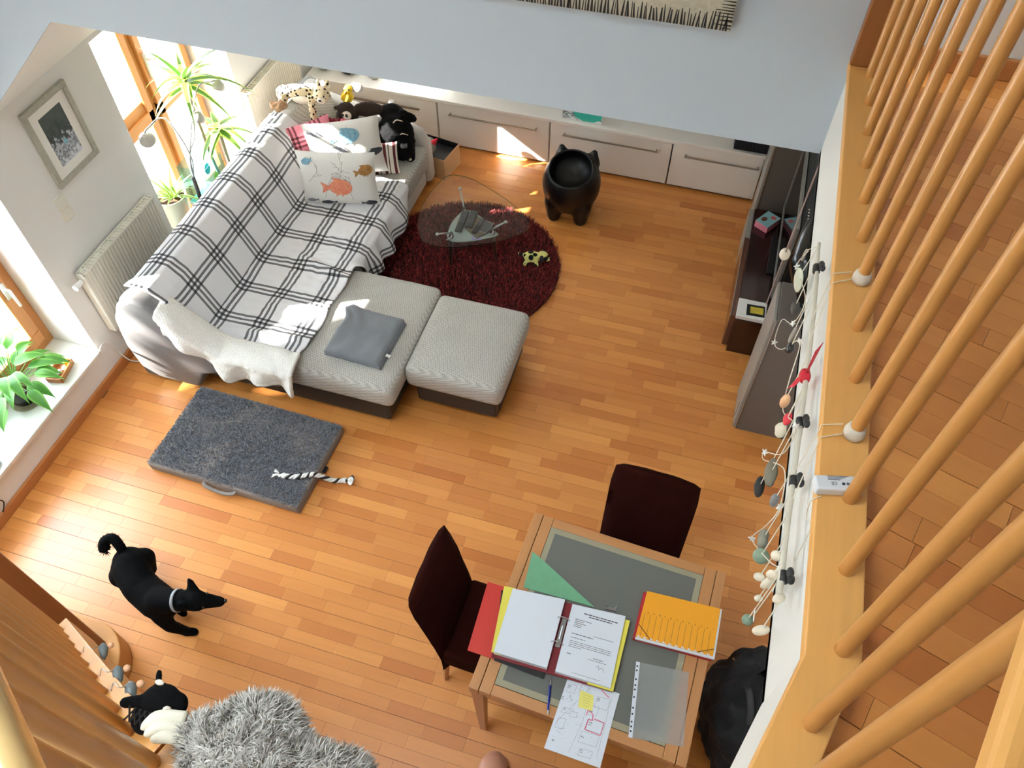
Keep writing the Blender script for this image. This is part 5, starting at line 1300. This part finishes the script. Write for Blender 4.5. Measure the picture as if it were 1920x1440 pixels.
for k in range(5):
    p = core[0]; MB().tube(spline([p, p+Vector((-.02, -.008+.006*k, .004)), p+Vector((-.04, -.024+.012*k, -.004+.003*k))], 4), .005, 6).build('frayed_end', (m_white, m_dark)[k == 2], rt, smooth=True)
    p = core[-1]; s = (k-2)*.35
    MB().tube(spline([p, p+Vector((.018, .012+s*.03, .012)), p+Vector((.036, .006+s*.02, .008)), p+Vector((.03, -.012+s*.02, .004)), p+Vector((.005, -.006, 0))], 4), .0045, 6).build('looped_end', (m_white, m_dark)[k == 4], rt, smooth=True)
# ------------------------------------------------------------------ dog
dog = thing('dog', 'small black dog walking across the parquet', 'dog', (-2.3, 1.06, 0))
m_dog = M('black_coat', (7, 7, 7), .9, var=.3, vs=60, bump=.3, bs=160, bd=.004, spec=.1)
b = MB()
b.ell((-2.505, 1.145, .315), (.108, .092, .098), (0, 0, -.5), 18, 12)
b.cap2((-2.50, 1.13, .315), (-2.39, 1.052, .305), .098, .09, 16); b.cap2((-2.39, 1.052, .30), (-2.265, 1.012, .295), .09, .094, 16)
b.ell((-2.255, 1.01, .28), (.10, .083, .105), (0, .1, .1), 18, 12)
b.cap2((-2.25, 1.01, .325), (-2.145, 1.022, .365), .078, .057, 16); b.cap2((-2.145, 1.022, .365), (-2.085, 1.035, .378), .057, .055, 16)
b.ell((-2.035, 1.05, .378), (.068, .056, .054), (0, .25, .35), 16, 12)
b.cap2((-2.0, 1.067, .362), (-1.938, 1.094, .328), .043, .029, 14); b.ell((-1.925, 1.099, .330), (.023, .022, .018))
# ears
b.cap2((-2.065, 1.085, .405), (-2.092, 1.125, .45), .027, .009, 10); b.cap2((-2.05, 1.095, .40), (-2.075, 1.125, .44), .018, .006, 10)
b.cap2((-2.055, 1.005, .405), (-2.085, .985, .445), .022, .006, 10)
# front legs
b.cap2((-2.235, .962, .25), (-2.205, .945, .16), .05, .035, 12); b.cap2((-2.205, .945, .16), (-2.165, .968, .06), .035, .026, 12); b.cap2((-2.165, .968, .045), (-2.13, .985, .024), .027, .023, 12)
b.cap2((-2.25, 1.06, .25), (-2.275, 1.065, .15), .043, .028, 12); b.cap2((-2.275, 1.065, .15), (-2.27, 1.065, .05), .027, .02, 12); b.cap2((-2.27, 1.065, .04), (-2.24, 1.06, .022), .022, .02, 12)
# hind legs: knee forward, hock back
for (hx, hy), st_ in (((-2.535, 1.085), .03), ((-2.475, 1.20), -.04)):
    b.cap2((hx, hy, .29), (hx+.05+st_, hy-.015, .20), .066, .04, 12); b.cap2((hx+.05+st_, hy-.015, .20), (hx-.035+st_, hy+.01, .115), .036, .021, 12); b.cap2((hx-.035+st_, hy+.01, .115), (hx-.02+st_, hy+.005, .04), .02, .018, 10); b.cap2((hx-.02+st_, hy+.005, .03), (hx+.02+st_, hy-.01, .02), .021, .019, 10)
body = baked(b.build('body', m_dog, dog), .0085, 5)
tl = spline([(-2.545, 1.175, .375), (-2.565, 1.195, .41), (-2.61, 1.215, .43), (-2.645, 1.20, .425), (-2.655, 1.175, .40), (-2.645, 1.16, .375)], 5)
b = MB().tube(tl, [.026+.0002*i for i in range(len(tl)-1)]+[.010], 10); r2 = random.Random(2)
for i in range(240):
    p = tl[r2.randrange(6, len(tl))]; d = Vector((r2.gauss(0, 1), r2.gauss(0, 1), r2.gauss(0, 1))).normalized(); s = d.cross(Vector((0, 0, 1))).normalized()*.004
    b.quad(p-s+d*.01, p+s+d*.01, p+d*r2.uniform(.032, .048)+s*.1, p+d*.034-s*.1)
b.uv = {}; b.build('tail', m_dog, dog, smooth=True)
cv = Vector((-2.125, 1.0275, .371)); ax = Vector((.06, .013, .013)).normalized()
ring_ = []; a = ax.cross(Vector((0, 0, 1))).normalized(); c = a.cross(ax)
b = MB().tube([cv-ax*.008+(0*a), cv+ax*.008], .0605, 24, cap=False); b.build('collar', M('grey_collar', (150, 150, 152), .5), dog, smooth=True, solid=-.003)
MB().ell((-1.908, 1.106, .332), (.010, .012, .009)).build('nose', M('wet_black', (8, 8, 8), .2), dog, smooth=True)
for s in (-1, 1): MB().ell((-2.0+(.012 if s > 0 else .028), 1.062+s*.034, .392), .008).build('eye', M('dark_eye', (18, 12, 8), .1), dog, smooth=True)
# ------------------------------------------------------------------ cushions
m_linen = M('white_linen', (228, 226, 220), .9, var=.05, vs=6, bump=.2, bs=40, bd=.004)
m_twig = M('grey_twig_print', (150, 146, 138), .9, var=.2)
def psurf(w, h, t, pinch=.06):
    def s(x, y):
        a, c = max(-1, min(1, 2*x/w)), max(-1, min(1, 2*y/h))
        return t/2*max(0, (1-abs(a)**2.6)*(1-abs(c)**2.6))**.55
    return s
def fish_mat(n, a, b_):
    t = NT(n); v = t.obj((1, 1, 1)); t.base(t.mix(t.noise(v, 45, 4), lin(a), lin(b_))); t.b.inputs['Roughness'].default_value = .9; return t.m
fm = {'red': fish_mat('red_fish_print', (196, 70, 60), (232, 170, 130)), 'blue': fish_mat('blue_fish_print', (60, 110, 140), (150, 190, 205)), 'grey': fish_mat('grey_fish_print', (60, 62, 70), (170, 172, 180)), 'brown': fish_mat('brown_fish_print', (92, 50, 30), (200, 150, 80)), 'dark': fish_mat('dark_fish_print', (24, 26, 32), (90, 96, 104))}
def fish(parent, S, cx, cy, L, H, ang, mat, flip=1):
    b = MB(); ca, sa = math.cos(ang), math.sin(ang)
    def P(u, v):
        x, y = cx+(u*ca-v*sa)*flip, cy+u*sa+v*ca; return Vector((x, y, S(x, y)+.004))
    n = 22; k = 0
    rings = [0, .3, .6, .85, 1]
    def bodyr(t): return (L*.36*math.cos(t), H*.5*math.sin(t)*(1-.25*math.cos(t)*-1*.4))
    for r in rings:
        for j in range(n):
            u, v = bodyr(2*PI*j/n); b.v.append(P(u*r+L*.1, v*r))
    for i in range(len(rings)-1):
        for j in range(n): b.f.append((i*n+j, i*n+(j+1) % n, (i+1)*n+(j+1) % n, (i+1)*n+j))
    def poly(pts):
        k = len(b.v); b.v.extend(P(u, v) for u, v in pts); b.f.append(tuple(range(k, k+len(pts))))
    poly([(-L*.2, -H*.07), (-L*.5, -H*.36), (-L*.43, 0), (-L*.5, H*.38), (-L*.2, H*.07)])
    poly([(-L*.05, H*.42), (-L*.12, H*.62), (L*.14, H*.56), (L*.22, H*.44)]); poly([(-L*.05, -H*.40), (-L*.1, -H*.6), (L*.04, -H*.46)]); poly([(L*.12, -H*.46), (L*.08, -H*.66), (L*.2, -H*.46)])
    o = b.build('printed_fish', mat, parent, local=True)
    e = MB(); q = P(L*.34, H*.08); e.ell(q, (L*.018, L*.018, .001)); e.build('printed_eye', m_dark, o, local=True)
def cushion(name, label, loc, rz, tilt, w, h, t, mat, seed, roll=0, group='cushions and toys on the sofa'):
    c = thing(name, label, 'cushion', loc, group=group)
    c.matrix_basis = Matrix.Translation(loc) @ Matrix.Rotation(rz, 4, 'Z') @ Matrix.Rotation(tilt, 4, 'X') @ Matrix.Rotation(roll, 4, 'Z')
    pillow('cover', mat, w, h, t, seed=seed).build('cover', mat, c, local=True, smooth=True); return c
W_, H_, T_ = .57, .43, .15; S = psurf(W_, H_, T_)
c1 = cushion('fish_cushion', 'white cushion with a red fish standing in front', (-2.545, 4.085, .668), math.radians(14), math.radians(82), W_, H_, T_, m_linen, 1)
fish(c1, S, .0, -.03, .235, .125, .05, fm['red']); fish(c1, S, .20, .095, .14, .075, .25, fm['brown']); fish(c1, S, -.20, .155, .09, .04, -.35, fm['blue'], -1)
fish(c1, S, -.08, -.165, .13, .035, -.08, fm['dark'], -1); fish(c1, S, -.20, -.155, .10, .03, -.2, fm['grey'], -1); fish(c1, S, .21, -.17, .12, .04, -.05, fm['dark'])
r2 = random.Random(30)
def twigs(c, S, seeds):
    for (x, y), L, d in seeds:
        b = MB()
        def grow(x, y, d, L, lev):
            pts = []
            for i in range(7):
                pts.append((x, y, S(x, y)+.002)); x += math.cos(d)*L/6; y += math.sin(d)*L/6; d += r2.uniform(-.25, .25)
                if lev and i in (2, 4): grow(x, y, d+r2.choice((-.7, .7)), L*.5, lev-1)
            b.tube(pts, .0011, 4)
        grow(x, y, d, L, 2); b.build('printed_twig', m_twig, c, local=True)
twigs(c1, S, (((-.10, -.12), .22, 1.3), ((.10, -.14), .2, 1.7), ((.02, .02), .15, 1.2), ((-.2, .0), .12, 1.0)))
c2 = cushion('fish_cushion', 'white cushion with a blue fish leaning behind the front one', (-2.62, 4.385, .70), math.radians(24), math.radians(78), .56, .44, .15, m_linen, 2, roll=.05)
S2 = psurf(.56, .44, .15)
fish(c2, S2, .02, .115, .235, .10, .1, fm['blue']); fish(c2, S2, -.07, -.0, .20, .09, .1, fm['grey']); fish(c2, S2, .20, -.03, .15, .05, .1, fm['dark']); fish(c2, S2, -.2, .15, .12, .03, -.2, fm['grey'])
cushion('checked_cushion', 'pink checked cushion tucked beside the sofa back', (-2.90, 4.36, .66), math.radians(48), math.radians(72), .40, .40, .12, m_pinkplaid, 3)
t = NT('wine_stripe'); tc = t.n('ShaderNodeTexCoord'); s_ = t.n('ShaderNodeSeparateXYZ'); t.l(tc.outputs['UV'], s_.inputs[0])
f = t.math('FLOORED_MODULO', s_.outputs[0], .075); c = t.ramp(t.math('DIVIDE', f, .075), [(0, lin((96, 34, 40))), (.3, lin((230, 222, 212))), (.5, lin((60, 44, 46))), (.6, lin((230, 222, 212))), (1, lin((150, 140, 136)))])
c.node.color_ramp.interpolation = 'CONSTANT'; t.base(c); t.b.inputs['Roughness'].default_value = .9
cushion('striped_cushion', 'wine and cream striped cushion under the black plush', (-2.455, 4.53, .535), math.radians(24), math.radians(50), .34, .24, .09, t.m, 4)
# ------------------------------------------------------------------ plush toys at the far end of the sofa
def plush(name, label, mat, shells, voxel=.010, it=4, loc=None, disp=.004):
    b = MB()
    for s in shells:
        if len(s) == 2: b.ell(s[0], s[1], (0, 0, 0), 16, 10)
        elif len(s) == 3: b.ell(s[0], s[1], s[2], 16, 10)
        else: b.cap2(*s)
    xs = [v.x for v in b.v]; ys = [v.y for v in b.v]; zs = [v.z for v in b.v]
    o = thing(name, label, 'plush toy', ((min(xs)+max(xs))/2, (min(ys)+max(ys))/2, min(zs)), group='cushions and toys on the sofa')
    baked(b.build('body', mat, o), voxel, it, disp=disp, dscale=.02); return o
m_leo = spots('leopard_fur', (226, 208, 170), (36, 26, 20), 34, .36)
m_pcream = M('cream_plush', (236, 222, 204), .98, var=.06, vs=40, bump=.6, bs=200, bd=.006)
leo = plush('plush_leopard', 'spotted plush leopard lying along the sofa back', m_leo, [((-3.09, 4.66, .915), (.125, .06, .055), (0, 0, .05)), ((-3.20, 4.63, .905), (.055, .06, .055)), ((-2.89, 4.655, .93), (.065, .06, .06)),
    ((-2.97, 4.62, .90), (-2.945, 4.56, .76), .03, .026), ((-3.19, 4.60, .88), (-3.20, 4.55, .80), .035, .028), ((-2.87, 4.72, .985), (-2.862, 4.725, 1.0), .02, .015), ((-2.93, 4.70, .985), (-2.935, 4.71, 1.0), .02, .015), ((-3.24, 4.66, .90), (-3.27, 4.74, .86), .018, .014)])
MB().ell((-2.875, 4.603, .915), (.033, .022, .026)).build('muzzle', m_pcream, leo, smooth=True); MB().ell((-2.875, 4.582, .925), (.012, .008, .008)).build('nose', m_dark, leo, smooth=True)
MB().ell((-3.04, 4.61, .885), (.085, .03, .032)).build('belly', m_pcream, leo, smooth=True)
for s in (-1, 1): MB().ell((-2.875+s*.026, 4.605, .95), .007).build('eye', m_dark, leo, smooth=True)
plush('plush_bear', 'shaggy brown and cream plush bear under the leopard', M('tan_shaggy', (176, 138, 108), .98, var=.25, vs=50, bump=.8, bs=160, bd=.01), [((-3.19, 4.53, .845), (.055, .05, .045)), ((-3.235, 4.52, .86), (.035, .032, .03))], disp=.014)
plush('plush_sheep', 'white fluffy plush peeping out behind the leopard', M('white_plush', (244, 240, 232), .98, var=.04, bump=.7, bs=150, bd=.01), [((-2.96, 4.79, .90), (.06, .045, .045)), ((-2.78, 4.96, .82), (.055, .045, .05))][:1], disp=.014)
ck = plush('plush_chick', 'yellow plush chick with white fluff behind the brown toys', M('yellow_plush', (236, 200, 52), .98, var=.1, bump=.5, bs=160), [((-2.80, 4.86, .80), (.05, .045, .05)), ((-2.79, 4.88, .86), (.035, .035, .035))], disp=.008)
MB().ell((-2.74, 4.92, .85), (.06, .04, .04), (0, 0, 0), 16, 10).build('fluff', MATS['white_plush'], ck, smooth=True); MB().cap2((-2.795, 4.84, .855), (-2.797, 4.825, .852), .010, .003, 8).build('beak', M('orange_beak', (226, 120, 40), .7), ck)
for s in (-1, 1): MB().ell((-2.79+s*.015, 4.85, .87), .005).build('eye', m_dark, ck, smooth=True)
m_pbrown = M('dark_brown_plush', (42, 28, 22), .98, var=.2, vs=50, bump=.6, bs=180)
mk = plush('plush_monkey', 'dark brown plush animal with white face behind the cushions', m_pbrown, [((-2.735, 4.70, .80), (.07, .06, .06)), ((-2.76, 4.73, .70), (.09, .07, .10)), ((-2.62, 4.83, .745), (.12, .06, .055), (0, .1, .4)), ((-2.48, 4.90, .70), (.10, .06, .06))], disp=.006)
MB().ell((-2.715, 4.652, .79), (.04, .022, .036)).build('face', m_pcream, mk, smooth=True); MB().ell((-2.705, 4.632, .80), (.012, .006, .015)).build('eye', m_dark, mk, smooth=True); MB().ell((-2.735, 4.632, .80), (.010, .006, .013)).build('eye', m_dark, mk, smooth=True)
MB().ell((-2.73, 4.66, .735), (.05, .03, .016)).build('scarf', M('pink_felt', (226, 120, 140), .9), mk, smooth=True)
for p in ((-2.80, 4.68, .815),): MB().lathe([(.022, 0), (.026, .008), (.018, .012)], p, 14).build('ear', m_pbrown, mk, smooth=True)
m_pblk = M('black_plush', (10, 10, 11), .95, var=.2, vs=50, bump=.5, bs=180, spec=.15)
bk = plush('plush_panther', 'large black plush animal draped over the far armrest', m_pblk, [((-2.40, 4.80, .60), (.15, .12, .14)), ((-2.32, 4.71, .53), (.10, .09, .085)), ((-2.46, 4.90, .70), (.10, .08, .07)), ((-2.36, 4.88, .72), (-2.30, 4.93, .66), .04, .03), ((-2.45, 4.80, .55), (-2.47, 4.68, .49), .05, .04), ((-2.29, 4.80, .56), (-2.25, 4.70, .47), .045, .035)], disp=.006)
for p in ((-2.30, 4.655, .50), (-2.245, 4.675, .475)): MB().ell(p, (.014, .014, .012)).build('claw', m_pcream, bk, smooth=True)
for k, (x, y, z) in enumerate(((-2.36, 4.78, .735), (-2.31, 4.74, .65))):
    MB().tube(spline([(x-.03, y-.03, z-.02), (x, y-.02, z+.012), (x+.035, y+.01, z-.012)], 5), .004, 6).build('piping', m_pcream, bk, smooth=True)
wc = plush('plush_kitten', 'small white plush cat in black on the far armrest', MATS['white_plush'], [((-2.475, 4.96, .735), (.032, .03, .032)), ((-2.492, 4.96, .77), (-2.495, 4.96, .78), .010, .006), ((-2.455, 4.96, .77), (-2.452, 4.96, .78), .010, .006), ((-2.42, 4.94, .66), (-2.40, 4.91, .64), .014, .012)], .006)
MB().ell((-2.46, 4.965, .68), (.045, .035, .04)).build('costume', m_pblk, wc, smooth=True)
# red and black metallic fabric between the toys
b = MB().grid(lambda u, v: Vector((lerp(-2.95, -2.72, u), lerp(4.50, 4.66, v), .62+.12*v+.03*noise.noise(Vector((u*8, v*8, 2))))), 16, 12)
tag(b.build('foil_fabric', M('crimson_foil', (120, 10, 34), .25, .3, .6, 24), smooth=False, solid=.004), 'shiny crimson fabric crumpled between the plush toys', 'fabric')
# ------------------------------------------------------------------ black open carton with seal toy beyond the armrest
cx = thing('open_carton', 'open black box with kraft side beyond the sofa arm', 'box', (-2.27, 5.22, 0), math.radians(-10))
m_kraft = M('kraft_board', (186, 148, 104), .8, var=.05)
MB().box(-.16, .16, -.12, .13, .001, .008).build('bottom', m_dark, cx, local=True)
for q, mt_ in (((-.16, .16, -.125, -.12, .001, .20), m_kraft), ((-.16, .16, .13, .135, .001, .20), m_dark), ((-.165, -.16, -.125, .135, .001, .20), m_dark), ((.16, .165, -.125, .135, .001, .20), m_kraft)): MB().box(*q).build('carton_side', mt_, cx, local=True)
MB().box(-.155, .155, -.115, .125, .13, .15).build('black_lining', M('black_tissue', (14, 13, 16), .4, var=.3), cx, local=True)
se = plush('plush_seal', 'grey plush seal with red cap in the black box', M('grey_seal_plush', (140, 136, 126), .95, var=.15, bump=.5, bs=160), [((-2.30, 5.18, .235), (.06, .07, .075)), ((-2.27, 5.13, .26), (.045, .05, .045))], disp=.006)
MB().cap2((-2.25, 5.16, .29), (-2.225, 5.18, .315), .026, .01, 10).build('cap', M('red_felt', (190, 36, 52), .9), se, smooth=True); MB().ell((-2.262, 5.085, .255), (.010, .006, .008)).build('nose', m_dark, se, smooth=True)
# ------------------------------------------------------------------ shaggy sloth hanging on the railing
sl = thing('plush_sloth', 'grey shaggy plush sloth with long cream claws on the railing', 'plush toy', (-.43, .15, 2.86))
b = MB().cap2((-.592, .160, 2.945), (-.50, .195, 2.95), .027, .042, 14).ell((-.48, .205, 2.955), (.065, .045, .045)).ell((-.44, .130, 2.945), (.15, .085, .075), (0, 0, -.2), 20, 12).ell((-.345, .155, 2.945), (.07, .055, .06)).cap2((-.5, .12, 2.93), (-.55, .11, 2.93), .05, .035, 14)
m_fur = M('grey_fur_skin', (160, 153, 142), .95)
skin_ = baked(b.build('body', m_fur, sl), .009, 4)
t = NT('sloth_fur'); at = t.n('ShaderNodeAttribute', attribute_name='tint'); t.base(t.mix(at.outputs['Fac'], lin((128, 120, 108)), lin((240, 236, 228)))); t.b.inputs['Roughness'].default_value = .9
b = MB(); tint = []; r2 = random.Random(44); me = skin_.data; inv = Vector(sl.location)
pol = [p for p in me.polygons]; ws = [p.area for p in pol]
for p in r2.choices(pol, ws, k=42000):
    c = p.center+inv; n = p.normal.copy()
    if n.z < -.4: continue
    if c.x < -.598: continue
    g = noise.noise_vector(c*38); d = (n*.30+Vector((g.x, g.y, g.z))*1.3+Vector((r2.gauss(0, .35), r2.gauss(0, .35), r2.gauss(0, .2)))+Vector((.1, .05, -.1))).normalized(); L = r2.uniform(.012, .024)
    s = d.cross(n); s = s.normalized()*.0009 if s.length > 1e-4 else Vector((.0016, 0, 0))
    m1 = c+d*L*.5+n*.004; e = c+d*L+n*.002; k = len(b.v)
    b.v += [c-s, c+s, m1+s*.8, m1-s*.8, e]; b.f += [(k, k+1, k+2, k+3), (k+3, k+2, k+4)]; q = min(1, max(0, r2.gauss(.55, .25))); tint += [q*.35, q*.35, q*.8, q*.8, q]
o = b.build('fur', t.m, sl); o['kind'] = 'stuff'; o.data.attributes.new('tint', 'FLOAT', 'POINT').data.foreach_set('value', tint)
m_claw = M('cream_claw', (222, 216, 196), .8, var=.04, bump=.1)
for s0, s1, s2 in (((350, 1347), (300, 1345), (266, 1366)), ((350, 1368), (305, 1362), (272, 1378)), ((352, 1388), (312, 1380), (285, 1386))):
    MB().tube(spline([atz(*s0, 2.965), atz(*s1, 2.97), atz(*s2, 2.945)], 6), [.0115]*7+[.0115, .011, .010, .009, .007, .003], 12).build('claw', m_claw, sl, smooth=True)
# ------------------------------------------------------------------ black cow plush beside it
cp = atz(303, 1312, 2.86)
cow = thing('plush_cow', 'small black plush cow head beside the sloth claws', 'plush toy', cp+Vector((0, 0, -.05)))
b = MB().ell(cp, (.034, .028, .027), (0, 0, .2), 18, 12).ell(cp+Vector((.026, .0, -.006)), (.021, .023, .02)).cap2(cp+Vector((-.03, -.014, .008)), cp+Vector((-.052, -.024, .012)), .012, .010, 10).cap2(cp+Vector((-.018, .026, .010)), cp+Vector((-.022, .038, .016)), .006, .006, 8).ell(cp+Vector((-.02, -.03, -.03)), (.03, .03, .03))
baked(b.build('head', m_pblk, cow), .004, 3)
MB().ell(cp+Vector((.026, -.015, .015)), (.008, .007, .008)).build('eye', m_pcream, cow, smooth=True); MB().ell(cp+Vector((.029, -.017, .019)), (.005, .004, .006)).build('pupil', m_dark, cow, smooth=True)
MB().ell(cp+Vector((-.010, .022, .019)), (.009, .005, .003)).build('patch', m_pcream, cow, smooth=True)
b = MB(); c0 = atz(262, 1346, 2.88)
for i in range(5): b.tube([c0+Vector((-.022+.011*i, -.012, .004)), c0+Vector((-.02+.010*i+.008, .012, .006))], .0018, 5).tube([c0+Vector((-.022+.011*i+.012, -.012, .006)), c0+Vector((-.02+.010*i-.006, .012, .004))], .0018, 5)
nt = b.build('net_ribbon', m_dark, cow)
# ------------------------------------------------------------------ little wooden birds on wires
m_bird = M('slate_bird', (96, 104, 104), .5, var=.25, vs=60); m_heart = M('peach_wood', (216, 164, 124), .5, var=.1)
for k, ((u, v), z, (wu, wv)) in enumerate((((194, 1222), 2.14, (158, 1215)), ((222, 1268), 2.46, (190, 1258)), ((246, 1299), 2.60, (212, 1285)))):
    p = atz(u, v, z); d = Vector((.55, -.75, -.1)).normalized()
    bd_ = thing('bird_ornament', ('slate grey bird ornament nearest the newel post', 'slate grey bird ornament in the middle of the stair railing', 'slate grey bird ornament next to the plush cow')[k], 'ornament', p, group='bird ornaments on the stair railing')
    MB().tube([p-d*.024, p-d*.018, p-d*.006, p+d*.01, p+d*.026], [.003, .010, .0125, .009, .001], 12).build('body', m_bird, bd_, smooth=True)
    MB().ell(p-d*.012+Vector((.014, .012, -.004)), (.0085, .0085, .008)).build('wooden_bead', m_heart, bd_, smooth=True)
    q = atz(wu, wv, z+.02); MB().tube(spline([p-d*.02, p.lerp(q, .5)+Vector((0, 0, .01)), q+Vector((0, .004, .004)), q+Vector((.0, -.01, -.006))], 4), .0011, 5).build('wire_loop', m_metal, bd_, smooth=True)
